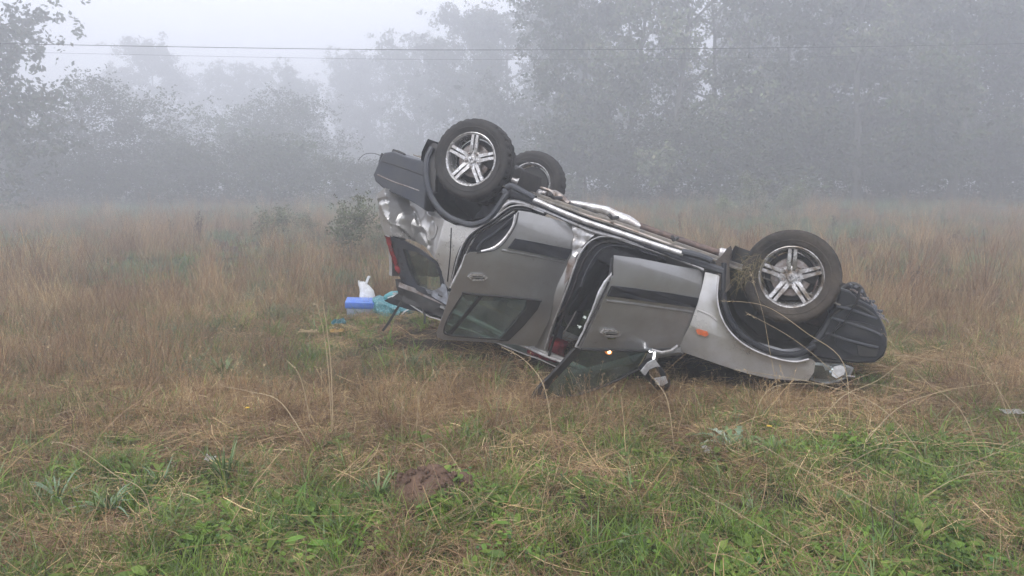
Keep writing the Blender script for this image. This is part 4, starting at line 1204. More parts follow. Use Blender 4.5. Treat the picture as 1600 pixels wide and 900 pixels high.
# 1 short green grass
gp = [proto('a', [blades(46, .07, (.05, .13), (.003, .0055), (.1, .7), (.3, 1.5), GREEN, 3)], M['grass']) for _ in range(3)] + \
     [proto('a', [blades(30, .06, (.08, .19), (.004, .008), (.1, .6), (.4, 1.7), GREEN + PALEG, 4)], M['grass']) for _ in range(3)] + \
     [proto('a', [blades(34, .08, (.04, .10), (.0025, .004), (.2, .9), (.2, 1.2), PALEG + GREEN, 3)], M['grass']) for _ in range(2)]
xs, ys = [], []
for (a, b, d) in ((1.6, 5.6, 210), (5.6, 9, 60), (9, 18, 14)):
    x, y = scatter(a, b, d); g = greenness(x, y)
    if a > 5: g = np.clip(.30 + fbm(x, y, 2.2, 61) * 1.2 - .45, 0, 1)
    x, y = sel(x, y, np.clip(g * 1.1 + .06, 0, 1)); k = ~under_car(x, y, -.1) & clear_mound(x, y); xs.append(x[k]); ys.append(y[k])
x = np.concatenate(xs); y = np.concatenate(ys)
sc = rng.uniform(.6, 1.25, len(x)) * np.where(y > 5.6, 1.25, 1)
field_object('grass', gp, np.stack([x, y, gz(x, y)], -1), rng.uniform(0, 6.28, len(x)), sc, rng.normal(0, .12, (len(x), 2)), 'short green grass in the foreground')
nA = len(x)
# 2 low broad-leaved weeds
wp = [proto('w', [leaflets(46, .085, (.010, .020), (.008, .055), GREEN + [(.07, .15, .05)])], M['grass']) for _ in range(3)] + \
     [proto('w', [leaflets(18, .07, (.018, .032), (.01, .05), GREEN, 2.2)], M['grass']) for _ in range(2)]
x, y = scatter(1.6, 5.2, 110); g = greenness(x, y); x, y = sel(x, y, np.clip(g * 1.5 * (fbm(x, y, .5, 77) > .47) * (1 / (1 + np.exp((y - 4.2) * 3))), 0, 1))
field_object('weeds', wp, np.stack([x, y, gz(x, y)], -1), rng.uniform(0, 6.28, len(x)), rng.uniform(.6, 1.3, len(x)), rng.normal(0, .1, (len(x), 2)), 'low leafy weeds among the grass')
# 3 dry grass, near: matted straw, fine stems
lp_ = [proto('l', [litter(75, .14, (.06, .26), (.0010, .0024), STRAW + RUSSET + BEIGE)], M['dry']) for _ in range(4)]
xs, ys = [], []
for (a, b, d) in ((1.6, 5.6, 120), (5.6, 10, 50)):
    x, y = scatter(a, b, d); g = greenness(x, y); x, y = sel(x, y, np.clip(.95 - .72 * g, .12, 1)); k = clear_mound(x, y) & (~under_car(x, y, .12) | (rng.uniform(size=len(x)) < .2)); x, y = x[k], y[k]; xs.append(x); ys.append(y)
x = np.concatenate(xs); y = np.concatenate(ys)
field_object('straw_litter', lp_, np.stack([x, y, gz(x, y)], -1), rng.uniform(0, 6.28, len(x)), rng.uniform(.6, 1.4, len(x)), rng.normal(0, .15, (len(x), 2)), 'matted dry straw lying on the soil')
dp = [proto('d', [blades(60, .08, (.08, .26), (.0016, .0032), (.1, .9), (.1, 1.3), RUSSET + BEIGE, 3)], M['dry']) for _ in range(3)] + \
     [proto('d', [blades(40, .08, (.10, .30), (.0016, .003), (.05, .7), (.2, 1.4), RUSSET + STRAW, 3), heads(5, .07, (.2, .38), RUSSET + BEIGE)], M['dry']) for _ in range(3)]
xs, ys = [], []
for (a, b, d) in ((1.6, 5.6, 105), (5.6, 10, 62)):
    x, y = scatter(a, b, d); g = greenness(x, y); x, y = sel(x, y, np.clip(.95 - .93 * g, .05, 1)); k = ~under_car(x, y, -.05) & clear_mound(x, y); xs.append(x[k]); ys.append(y[k])
x = np.concatenate(xs); y = np.concatenate(ys)
front = under_car(x, y - 0, .55)
s_ = rng.uniform(.6, 1.2, len(x)) * np.where(y < 4.4, .78, 1) * np.where(front, .60, 1) * spill(x, y)
field_object('dry_grass', dp, np.stack([x, y, gz(x, y)], -1), rng.uniform(0, 6.28, len(x)), s_, rng.normal(0, .18, (len(x), 2)), 'fine russet dry grass round the car')
# 4 tall standing dry grass of the field behind and to the left
tp = [proto('t', [blades(60, .13, (.20, .50), (.003, .006), (.05, .5), (.1, .8), BEIGE + RUSSET, 3), heads(20, .13, (.40, .75), BEIGE + RUSSET, .12, .018, 8, (.02, .3), .003)], M['dry']) for _ in range(4)] + \
     [proto('t', [blades(70, .15, (.12, .34), (.003, .006), (.1, .8), (.2, 1.0), RUSSET + PALEG, 3), heads(8, .13, (.3, .6), BEIGE, .12, .018, 8, (.02, .3), .003)], M['dry']) for _ in range(2)]
xs, ys, ss = [], [], []
for (a, b, d, s0) in ((5.2, 9, 26, .75), (9, 16, 15, .9), (16, 30, 6.0, 1.0), (30, 60, 1.6, 1.25)):
    x, y = scatter(a, b, d); f = fbm(x, y, 2.6, 71)
    left = np.where(y < 9, np.clip((-x - 1.1 - .25 * y + .3) * .8, 0, 1) + np.clip((x - 3.6) * .8, 0, 1) * .8 + .12, 1)
    x, y = sel(x, y, np.clip((f - .25) * 2.0, .15, 1) * np.clip(left, 0, 1)); k = ~under_car(x, y, .5); x, y = x[k], y[k]
    xs.append(x); ys.append(y); ss.append(rng.uniform(.6, 1.2, len(x)) * s0 * (.55 + .85 * fbm(x, y, 1.3, 91)) * spill(x, y))
x = np.concatenate(xs); y = np.concatenate(ys); s_ = np.concatenate(ss)
field_object('tall_dry_grass', tp, np.stack([x, y, gz(x, y)], -1), rng.uniform(0, 6.28, len(x)), s_, rng.normal(0, .12, (len(x), 2)), 'tall standing dry grass of the field behind the car')
# 5 dull green undergrowth between the dry stems
up_ = [proto('u', [blades(60, .16, (.10, .30), (.005, .010), (.2, .9), (.4, 1.4), PALEG + BLUEG + [(.16, .17, .09)], 3)], M['grass']) for _ in range(3)]
xs, ys, ss = [], [], []
for (a, b, d, s0) in ((5.4, 9, 26, .7), (9, 16, 13, .9), (16, 30, 5.5, 1.3), (30, 60, 2.6, 2.0)):
    x, y = scatter(a, b, d); f = fbm(x, y, 3.4, 83)
    path = np.exp(-((x + 1.35 + .05 * (y - 7)) / 1.0) ** 2) * (y > 5) * (y < 12)
    x, y = sel(x, y, np.clip((f - .42) * 3.5 + .14 + path * .9 + .25 * (y > 22) + .14 * (x < -.5), .05, 1)); k = ~under_car(x, y, .1); x, y = x[k], y[k]
    xs.append(x); ys.append(y); ss.append(rng.uniform(.6, 1.2, len(x)) * s0 * spill(x, y))
x = np.concatenate(xs); y = np.concatenate(ys); s_ = np.concatenate(ss)
field_object('undergrowth', up_, np.stack([x, y, gz(x, y)], -1), rng.uniform(0, 6.28, len(x)), s_, rng.normal(0, .12, (len(x), 2)), 'dull green undergrowth between the dry stems')

# ================================================================== TREES
def limb_path(p0, d0, L, n, wob, up):
    pts = [np.array(p0, float)]; d = np.array(d0, float); d /= np.linalg.norm(d)
    for i in range(n):
        d = d + rng.normal(0, wob, 3) + np.array([0, 0, up]); d /= np.linalg.norm(d); pts.append(pts[-1] + d * L / n)
    return pts
LEAFC = [(.045, .070, .028), (.060, .085, .032), (.075, .085, .035), (.050, .062, .028), (.085, .078, .038)]
def make_tree(seed, H, spread, trunk_r, base, nleaf, leaf=(.10, .19), clump=.62, full=1.0):
    """trunk-and-limbs mesh and crown mesh"""
    global rng
    keep = rng; rng = np.random.default_rng(seed)
    bm = bmesh.new()
    tr = limb_path((0, 0, -.2), (rng.normal(0, .06), rng.normal(0, .06), 1), H * .86, 8, .06, .05)
    tube(bm, tr, [trunk_r * (1 - .85 * i / 8) * (1.35 if i == 0 else 1) for i in range(9)], 7)
    cents = []
    nl = int(16 * full)
    for i in range(nl):
        t = base + (1 - base) * (i + rng.uniform(0, .8)) / nl; t = min(t, .97); k = t * 8; j = int(k); f = k - j
        p = tr[j] * (1 - f) + tr[min(j + 1, 8)] * f
        az = i * 2.4 + rng.normal(0, .4); L = spread * (1.05 - .55 * abs(t - (base + .25)) / (1 - base)) * rng.uniform(.7, 1.1)
        lp2 = limb_path(p, (math.cos(az), math.sin(az), .25 + .7 * t), L, 5, .16, .04)
        tube(bm, lp2, [trunk_r * .34 * (1 - .8 * q / 5) for q in range(6)], 5)
        for q in range(2, 6):
            cents.append(lp2[q])
            for _ in range(2):
                sub = limb_path(lp2[q], rng.normal(0, 1, 3) + np.array([math.cos(az), math.sin(az), .3]), L * .32, 3, .2, .03)
                tube(bm, sub, [trunk_r * .09, trunk_r * .06, trunk_r * .04, trunk_r * .02], 4, False); cents.append(sub[-1]); cents.append(sub[1])
    cents.append(tr[-1]); cents = np.array(cents)
    per = max(8, int(nleaf / len(cents)))
    W = rng.uniform(.25, 1.5, len(cents)) ** 1.3
    V = []; K = []
    for c, w in zip(cents, W):
        n = int(per * w)
        if n < 3: continue
        # leaves gather in sprays about a few twig ends inside each clump
        tw = c + rng.normal(0, clump * .75, (5, 3)) * (1, 1, .7)
        ctr = tw[rng.integers(0, 5, n)] + rng.normal(0, clump * .21, (n, 3)) * (1, 1, .75)
        s = rng.uniform(*leaf, n)[:, None]
        a = rng.normal(0, 1, (n, 3)); a /= np.linalg.norm(a, axis=1)[:, None]
        b = np.cross(a, rng.normal(0, 1, (n, 3))); b /= np.linalg.norm(b, axis=1)[:, None]
        col = np.array(LEAFC)[rng.integers(0, len(LEAFC), n)] * rng.uniform(.75, 1.25, (n, 1)) * (.6 + .8 * rng.uniform())
        q = np.stack([ctr - a * s * .55, ctr + b * s * .3, ctr + a * s * .55, ctr - b * s * .3], 1)
        V.append(q.reshape(-1, 3)); K.append(np.repeat(col, 4, 0))
    V = np.concatenate(V); K = np.concatenate(K); Q = np.arange(len(V)).reshape(-1, 4)
    me_t = bpy.data.meshes.new('trunk'); bm.to_mesh(me_t); bm.free(); me_t.materials.append(M['bark']); me_t.shade_smooth()
    me_c = np_mesh('crown', V, Q, None, K); me_c.materials.append(M['tree_leaf'])
    rng = keep
    return me_t, me_c
T_A = [make_tree(11, 14.5, 4.6, .27, .08, 25000, (.15, .30), .75), make_tree(12, 15.5, 4.4, .24, .08, 25000, (.15, .30), .75), make_tree(13, 13.0, 5.0, .30, .10, 25000, (.15, .30), .75), make_tree(14, 16, 4.2, .22, .12, 25000, (.15, .30), .8, .85)]
T_B = [make_tree(21, 7.0, 2.9, .14, .03, 13000, (.09, .16), .55), make_tree(22, 6.0, 3.0, .12, .02, 13000, (.09, .16), .55)]
T_C = [make_tree(31, 3.0, 1.7, .05, .01, 7000, (.07, .12), .36, .8), make_tree(32, 3.0, 1.6, .05, .01, 7000, (.07, .12), .36, .8)]
LEAFC = [(.14, .17, .09), (.17, .19, .11), (.12, .145, .08), (.19, .18, .12)]
T_D = [make_tree(41, 3.0, 1.5, .04, .02, 4200, (.08, .16), .30, .8), make_tree(42, 3.0, 1.3, .04, .02, 3200, (.07, .15), .28, .7)]
T_S = [make_tree(51, 14.5, 4.8, .26, .10, 13000, (.15, .28), .62), make_tree(52, 15, 4.6, .24, .10, 14000, (.15, .28), .62)]
def place_tree(name, variant, x, y, s, rz, label, group=None, cat='tree', sz=None):
    e = empty(name, (x, y, gzf(x, y) - .05), rz); e.scale = (s, s, sz or s)
    tag(e, label, cat, group)
    for me, nm in zip(variant, ('trunk', 'crown')):
        o = bpy.data.objects.new(nm, me); C.objects.link(o); o.parent = e
    return e
def at_ground(px, D):
    """field point seen in column px at distance D in front of the camera"""
    x = (px - 800) / FPX * D; return x, D
# ---- rows of trees
def tree_px(px, D, var, top, label, group, rz=0.0, H=None, wide=1.0):
    D = 34 if px == -95 else (D * (1.3 if px > 870 else 1.42) if D < 50 else D * 1.15)
    zs = np.empty(len(var[1].vertices) * 3, np.float32); var[1].vertices.foreach_get('co', zs); H = float(np.percentile(zs[2::3], 99))
    top = max(top, 280 - (17.2 / D) * FPX)
    x, y = at_ground(px, D)
    z0 = gzf(x, y); h = CAM_H - z0 + (280 - top) / FPX * D
    s = h / H
    e = place_tree('tree', var, x, y, s, rz, label, group); e.scale = (s * wide, s * wide, s)
    return e
ORD = ['first', 'second', 'third', 'fourth', 'fifth', 'sixth', 'seventh', 'eighth', 'ninth', 'tenth', 'eleventh', 'twelfth', 'thirteenth', 'fourteenth', 'fifteenth', 'sixteenth']
tree_px(-95, 24, T_A[0], -190, 'large dark tree nearest on the left, its crown cut by the upper left corner', 'trees along the left of the field', .4, 14.0, 1.05)
row = [(-20, 31, 0, 170), (62, 33, 1, 185), (140, 32, 0, 128), (222, 33, 1, 138), (292, 38, 0, 200), (352, 41, 1, 172), (418, 40, 0, 158), (486, 43, 1, 150)]
for i, (px, D, v, tp_) in enumerate(row):
    tree_px(px, D, T_B[v], tp_, 'low bushy tree, %s from the left edge in the hazy left row' % ORD[i], 'trees along the left of the field', i * 1.7, 6.6, 1.25)
far = [(268, 88, 3, 84), (340, 105, 1, 122), (405, 98, 2, 112), (462, 90, 0, 118)]
for i, (px, D, v, tp_) in enumerate(far):
    tree_px(px, D, T_A[v], tp_, 'very faint far tree, %s from the left behind the bushy left row' % ORD[i], 'faint trees far beyond the left row', i * 2.3, 13.5, 1.1)
mid = [(540, 98, 0, 100), (605, 94, 1, 84), (672, 82, 2, 40), (738, 72, 3, 0), (800, 64, 0, -60), (862, 55, 1, -70)]
for i, (px, D, v, tp_) in enumerate(mid):
    tree_px(px, D, T_A[v], tp_, 'tall pale tree in the mist behind the car, %s from the left' % ORD[i], 'tall trees behind the car', i * 1.9 + .5, 13.8, 1.0)
rt = [(905, 37, 3, -60), (975, 35, 4, -80), (1045, 34, 5, -90), (1118, 37, 4, -60), (1190, 33, 3, -110), (1262, 35, 1, -90), (1335, 32, 5, -120), (1408, 34, 0, -100), (1478, 31, 1, -120), (1550, 33, 4, -120), (1625, 31, 2, -130), (1715, 32, 0, -120)]
for i, (px, D, v, tp_) in enumerate(rt):
    tree_px(px, D, (T_A + T_S)[v], tp_, 'tall leafy tree, %s from the left in the darker front row on the right' % ORD[i], 'tall trees on the right of the field', i * 2.1, 13.5, 1.0)
rb_ = [(905, 66), (1010, 84), (1150, 66), (1215, 63), (1300, 80), (1395, 63), (1480, 66), (1560, 80), (1660, 66)]
for i, (px, D) in enumerate(rb_):
    tree_px(px, D, T_A[(i * 3 + 1) % 4], -20 - 15 * (i % 3), 'tall tree half hidden behind the front row, %s from the left' % ORD[i], 'tall trees of the second row on the right', i * 1.3, 13.5, 1.1)
# understorey along the foot of the trees
for i in range(34):
    px = -60 + i * 52 + random.uniform(-14, 14)
    D = (42 + 7 * random.random()) if px > 860 else (44 + 8 * random.random())
    hgt = random.uniform(3.2, 5.4) if px > 860 else random.uniform(2.4, 4.2)
    x, y = at_ground(px, D)
    v = T_C[i % 2]; s = hgt / 2.9
    e = place_tree('bush', v, x, y, s, i * 1.1, 'misty bush at the foot of the trees, number %d' % (i + 1), 'bushes at the foot of the trees', 'bush')
    e.scale = (s * 1.35, s * 1.35, s)
    where = ['left edge', 'left quarter', 'gap left of the car', 'raised rear wheels', 'middle of the car', 'front wheel', 'bonnet end', 'right edge']
    e['label'] = 'dark misty bush at the foot of the trees, %s bush counting from the left' % (ORD[i] if i < 16 else {16: 'seventeenth', 17: 'eighteenth', 18: 'nineteenth', 19: 'twentieth'}.get(i, 'twenty-' + ORD[i - 20] if i < 29 else ('thirtieth' if i == 29 else 'thirty-' + ORD[i - 30])))

# ---- shrubs and weeds standing in the field
def shrub_px(px, base_y, top_y, v, label, wide=1.0, name='shrub'):
    g = ground_pt(px, base_y); D = g.y
    h = CAM_H + (280 - top_y) / FPX * D
    s = h / 2.75
    e = place_tree(name, v, g.x, g.y, s, px * .1, label, 'shrubs standing in the field', 'shrub'); e.scale = (s * wide, s * wide, s)
    return e
shrub_px(548, 408, 318, T_D[0], 'pale green shrub in the field behind the car boot', .9)
shrub_px(588, 400, 345, T_D[1], 'low shrub just beyond the crumpled rear corner of the car', 1.0)
shrub_px(425, 378, 326, T_D[0], 'grey green shrub left of the one behind the boot', 1.3)
shrub_px(478, 372, 330, T_D[1], 'smaller hazy shrub between the two green ones', 1.1)
shrub_px(1172, 345, 278, T_D[1], 'pale pointed shrub rising right of the exhaust against the trees', .8)
shrub_px(1232, 342, 296, T_D[0], 'low pale shrub above the front wheel against the trees', 1.2)
shrub_px(1130, 350, 312, T_D[0], 'grey shrub in the field between exhaust and treeline', .9)

def stem_plant(px, base_y, top_y, n, spread, col, label, name='weed', side=5, thick=.004, seedy=True, group='dark weeds standing in the field', cat='weed'):
    g = ground_pt(px, base_y); D = g.y; h = CAM_H + (280 - top_y) / FPX * D - gzf(g.x, g.y)
    e = empty(name, (g.x, g.y, gzf(g.x, g.y))); tag(e, label, cat, group)
    bm = bmesh.new(); hb = bmesh.new()
    for i in range(n):
        a = random.uniform(0, 2 * PI); r = random.uniform(0, spread); hh = h * random.uniform(.6, 1)
        p = [Vector((r * .4 * math.cos(a) * t + r * .6 * math.cos(a) * t * t, (r * .4 * math.sin(a)) * t + r * .6 * math.sin(a) * t * t, hh * t)) for t in (0, .3, .6, 1)]
        tube(bm, p, [thick, thick * .8, thick * .6, thick * .35], 4, False)
        for k in range(side):
            t = random.uniform(.45, 1); q = Vector((r * math.cos(a) * t * t, r * math.sin(a) * t * t, hh * t)); b = random.uniform(0, 2 * PI); L = hh * random.uniform(.05, .16)
            q2 = q + Vector((math.cos(b), math.sin(b), 1.1)) * L * .6
            tube(bm, [q, q2], [thick * .4, thick * .25], 3, False)
            if seedy:
                for _ in range(7):
                    c = q.lerp(q2, random.uniform(.3, 1.1)) + Vector((random.gauss(0, 1), random.gauss(0, 1), random.gauss(0, 1))) * L * .12
                    s = L * .09
                    vs = [hb.verts.new(c + Vector((random.gauss(0, s), random.gauss(0, s), random.gauss(0, s)))) for _ in range(4)]
                    hb.faces.new(vs)
    bm_obj('stem', bm, col, e)
    if seedy: bm_obj('seed_heads', hb, col, e, 0)['kind'] = 'stuff'
    return e
M['dock'] = simple('dock_brown', (.115, .055, .035), .9, 0, (.17, .10, .06), .4, 20)
M['dark_stem'] = simple('dark_stem', (.055, .04, .035), .9, 0, (.10, .075, .06), .4, 20)
M['straw'] = simple('pale_straw', (.44, .35, .21), .7, 0, (.30, .22, .13), .4, 20)
stem_plant(1062, 372, 333, 5, .12, M['dock'], 'reddish brown dock plant gone to seed above the exhaust pipe', side=12, thick=.007)
stem_plant(1426, 470, 405, 7, .22, M['dark_stem'], 'dark dead weed stems right of the front wheel', side=7, thick=.004)
stem_plant(312, 384, 326, 7, .28, M['dark_stem'], 'dark upright weed stems in the haze left of the shrubs', side=8, thick=.009)
stem_plant(268, 378, 336, 5, .24, M['dark_stem'], 'faint weed stems left of the darker clump in the haze', side=7, thick=.008)
stem_plant(1300, 372, 330, 6, .28, M['dark_stem'], 'thin dead weed stems above the front wheel in the field', side=7, thick=.006)
stem_plant(1480, 410, 352, 6, .25, M['dark_stem'], 'thin dead weeds at the right of the field', side=7, thick=.005)
stem_plant(1392, 862, 738, 1, .03, M['dark_stem'], 'thin dark leafless stem at lower right, the taller of two', side=3, thick=.003, seedy=False)
stem_plant(1364, 862, 752, 1, .10, M['dark_stem'], 'thin dark leafless stem at lower right, the shorter of two', side=3, thick=.003, seedy=False)
stem_plant(432, 700, 640, 2, .05, M['dock'], 'small dark brown seeding stem left of the tall straw', side=6, thick=.002)
stem_plant(612, 790, 705, 1, .05, M['dock'], 'thin reddish stem beside the bare earth mound', side=6, thick=.002)
stem_plant(755, 745, 640, 1, .12, M['dock'], 'thin brown stem right of the bare earth mound', side=7, thick=.0018)

# ---- tall pale stalks and long straws, each one a thing
def stalk(pts, label, w=.0028, name='dry_stalk', ear=True):
    """pts: (px, py, distance) from root to tip"""
    P = [world_at(u, v, d) for u, v, d in pts]
    P[0].z = gzf(P[0].x, P[0].y) - .01
    root = P[0].copy()
    bm = bmesh.new(); Q = [Vector(q) - root for q in catmull(P, 6)]
    n = len(Q)
    w = w * (1.5 if 'pair' in label else .95)
    tube(bm, Q, [w * (1 - .65 * i / (n - 1)) for i in range(n)], 5)
    if ear:
        d = (Q[-1] - Q[-3]).normalized()
        for k in range(16):
            c = Q[-1] - d * random.uniform(-.01, .09) + Vector((random.gauss(0, .006), random.gauss(0, .006), random.gauss(0, .006)))
            vs = [bm.verts.new(c + Vector((random.gauss(0, .002), random.gauss(0, .002), random.gauss(0, .002))) + d * (.008 * (q > 1))) for q in range(4)]
            bm.faces.new(vs)
    bmesh.ops.triangulate(bm, faces=[f for f in bm.faces if len(f.verts) > 4])
    o = bm_obj(name, bm, M['straw'], None, 60); o.location = root
    tag(o, label, 'dry stalk', 'long pale stalks in the grass')
    return o
stalk([(519, 640, 4.55), (518, 590, 4.55), (513, 530, 4.55), (504, 468, 4.55)], 'tall pale stalk standing left of the car, the right one of a pair')
stalk([(517, 640, 4.57), (514, 590, 4.57), (506, 520, 4.57), (494, 472, 4.57)], 'tall pale stalk standing left of the car, the left one of a pair', .0024)
stalk([(486, 616, 4.7), (470, 592, 4.7), (447, 562, 4.7)], 'short pale stalk leaning left beside the tall pair')
stalk([(490, 668, 4.3), (440, 630, 4.4), (390, 612, 4.5), (345, 603, 4.6)], 'long pale straw arching left over the dry grass', .003)
stalk([(648, 650, 4.45), (655, 620, 4.45), (670, 592, 4.45), (690, 574, 4.45)], 'pale stalk curving right below the rear door')
stalk([(627, 678, 4.1), (628, 650, 4.1), (630, 618, 4.1)], 'short upright stalk below the rear door', .002)
stalk([(866, 650, 4.45), (852, 610, 4.5), (822, 565, 4.55), (786, 543, 4.6)], 'pale stalk crossing in front of the sagging door window', .0035)
stalk([(1056, 668, 4.3), (1044, 630, 4.3), (1028, 600, 4.35), (1015, 585, 4.35)], 'pale stalk in front of the door mirror', .003)
stalk([(1330, 640, 4.6), (1318, 568, 4.6), (1260, 520, 4.6), (1195, 478, 4.6), (1126, 470, 4.6)], 'long straw arching across the front wheel', .0030)
stalk([(1232, 640, 4.5), (1205, 560, 4.5), (1192, 490, 4.5), (1172, 424, 4.5)], 'thin stalk standing in front of the front wheel', .0018)
stalk([(1400, 655, 4.4), (1310, 590, 4.45), (1240, 530, 4.5), (1165, 488, 4.55)], 'thin straw slanting up across the wheel arch', .0022)
stalk([(1410, 565, 4.4), (1370, 595, 4.35), (1310, 625, 4.3), (1255, 645, 4.3)][::-1], 'pale straw slanting up to the right under the bumper', .0028)
stalk([(1165, 660, 4.3), (1200, 610, 4.35), (1290, 600, 4.4), (1400, 602, 4.4)], 'thin straw lying level below the headlight', .002)
stalk([(1460, 690, 4.0), (1380, 640, 4.1), (1280, 600, 4.2), (1150, 578, 4.3)], 'long straw sweeping left under the front wing', .0026)
stalk([(1545, 700, 4.0), (1500, 640, 4.1), (1440, 590, 4.2), (1380, 520, 4.3)], 'tall straw leaning left beyond the bumper', .0022)
stalk([(1620, 640, 4.3), (1540, 585, 4.4), (1440, 560, 4.5), (1395, 555, 4.5)], 'long straw arching left at the right edge', .0022)
stalk([(1590, 620, 4.6), (1540, 560, 4.7), (1500, 500, 4.8)], 'thin straw leaning left near the right edge', .002)
stalk([(1560, 598, 4.5), (1480, 610, 4.4), (1400, 640, 4.3), (1330, 700, 4.1)][::-1], 'pale straw bending right over the flattened grass', .0026)
stalk([(240, 790, 3.3), (225, 770, 3.3), (180, 742, 3.3), (120, 700, 3.4), (80, 690, 3.5)], 'long bent straw at lower left', .0024)
stalk([(735, 705, 3.7), (690, 695, 3.8), (655, 705, 3.8)], 'short straw lying by the earth mound', .002)
stalk([(760, 790, 3.3), (730, 775, 3.35), (700, 760, 3.4)], 'pale straw lying across the earth mound', .002)
stalk([(1290, 880, 3.0), (1230, 850, 3.05), (1150, 800, 3.2), (1080, 760, 3.3)], 'long straw lying in the green grass at lower right', .0024)
stalk([(1450, 820, 3.2), (1360, 790, 3.3), (1250, 730, 3.4), (1180, 690, 3.6)], 'long pale straw slanting over the grass right of the leafy plant', .0024)
stalk([(1600, 735, 3.6), (1500, 745, 3.6), (1400, 775, 3.5)][::-1], 'straw lying level near the right edge', .0022)
stalk([(1600, 690, 3.9), (1480, 730, 3.7), (1380, 700, 3.8), (1300, 690, 3.9)][::-1], 'crooked straw in the flattened grass at right', .0022)

# ---- uncounted longer straws: bent stems leaning over the field, thick at right where the grass is flattened
def loose_straws():
    V = []; Q = []; K = []
    cols = STRAW + BEIGE
    spots = []
    for i in range(260):
        u = rng.uniform(1130, 1680); D = rng.uniform(3.9, 5.0); spots.append(((u - 800) / FPX * D, D, rng.uniform(.35, .85), rng.uniform(1.15, 1.5), rng.normal(PI, .7) if rng.uniform() < .6 else rng.normal(0, .7)))
    for i in range(280):
        D = rng.uniform(2.6, 7.5); spots.append((rng.uniform(-.8, .8) * D, D, rng.uniform(.2, .6), rng.uniform(.5, 1.45), rng.uniform(0, 2 * PI)))
    for i in range(160):
        D = rng.uniform(4.3, 5.1); spots.append((rng.uniform(-.1, .65) * D * 1.0, D, rng.uniform(.18, .42), rng.uniform(.1, 1.2), rng.uniform(0, 2 * PI)))
    for x, y, L, ang, az in spots:
        if under_car(np.array([x]), np.array([y]), .0)[0]: continue
        p = np.array([x, y, gzf(x, y)]); w = rng.uniform(.0012, .0024); c = lin(cols[rng.integers(len(cols))]) * rng.uniform(.75, 1.15)
        n = 7; sd_ = np.array([-math.sin(az), math.cos(az), .8]) * w; b = len(V)
        for s in range(n + 1):
            V.append(p - sd_ * (1 - .5 * s / n)); V.append(p + sd_ * (1 - .5 * s / n)); K += [c, c]
            p = p + np.array([math.cos(az) * math.sin(ang), math.sin(az) * math.sin(ang), math.cos(ang)]) * L / n
            ang += rng.uniform(0, .16); az += rng.normal(0, .05)
            p[2] = max(p[2], gzf(p[0], p[1]) + .01)
        for s in range(n): q = b + 2 * s; Q.append((q, q + 1, q + 3, q + 2))
    me = np_mesh('long_straws', V, Q, None, K); o = mesh_obj('long_straws', me, M['dry'], None, 0); o['kind'] = 'stuff'
loose_straws()

# ---- grass caught between the front tyre and the wheel opening
def caught():
    bm = bmesh.new()
    for i in range(120):
        t = random.random(); p = P3(1150 + 42 * t + random.gauss(0, 6), 442 - 44 * t + random.gauss(0, 8), .84 + random.uniform(0, .06)); p = CAR_M @ p
        a = random.uniform(0, 2 * PI); L = random.uniform(.04, .15); d = Vector((math.cos(a), .3 * math.sin(a), math.sin(a) - .5)).normalized()
        q = [p, p + d * L * .5 + Vector((0, 0, .01)), p + d * L + Vector((0, 0, -.02))]
        tube(bm, q, [.0018, .0015, .0006], 3, False)
    o = bm_obj('caught_grass', bm, M['straw_green'], None, 0); o['kind'] = 'stuff'
M['straw_green'] = simple('wet_straw', (.20, .17, .075), .8, 0, (.12, .09, .05), .5, 20)
caught()

# ---- leafy plants in the foreground
def arch_leaf(bm, base, az, L, w, rise, droop, seg=7, fold=.25, lobes=0):
    p = Vector(base); a = rise; rows = []
    d0 = Vector((math.cos(az), math.sin(az), 0)); sdv = Vector((-math.sin(az), math.cos(az), 0))
    for s in range(seg + 1):
        t = s / seg; ww = w * math.sin(PI * min(1, .08 + .92 * t) ** .8) * .5 * (1 if t < 1 else .05)
        if lobes: ww *= (1 + .45 * math.cos(t * lobes * 2 * PI))
        up = Vector((-math.cos(az) * math.sin(a), -math.sin(az) * math.sin(a), math.cos(a)))
        rows.append([bm.verts.new(p - sdv * ww + up * ww * fold), bm.verts.new(p), bm.verts.new(p + sdv * ww + up * ww * fold)])
        p = p + (d0 * math.cos(a) + Vector((0, 0, math.sin(a)))) * L / seg; a -= droop / seg
    for r0, r1 in zip(rows, rows[1:]):
        for k in range(2): bm.faces.new((r0[k], r0[k + 1], r1[k + 1], r1[k]))
M['grey_leaf'] = simple('grey_green_leaf', (.17, .24, .155), .5, 0, (.10, .15, .07), .4, 12, .2, 60)
M['pale_leaf'] = simple('pale_underleaf', (.34, .40, .33), .55, 0, (.22, .29, .19), .4, 12, .2, 60)
M['green_leaf'] = simple('green_leaf', (.085, .165, .045), .45, 0, (.12, .17, .06), .4, 14, .2, 60)
def plant(px, py, leaves, label, mats, name='leafy_plant', cat='plant'):
    g = ground_pt(px, py); e = empty(name, (g.x, g.y, gzf(g.x, g.y))); tag(e, label, cat)
    for i, L in enumerate(leaves):
        bm = bmesh.new(); arch_leaf(bm, (0.01 * math.cos(L[0]), .01 * math.sin(L[0]), 0), *L)
        bm_obj('leaf', bm, mats[i % len(mats)], e, 60)
    return e
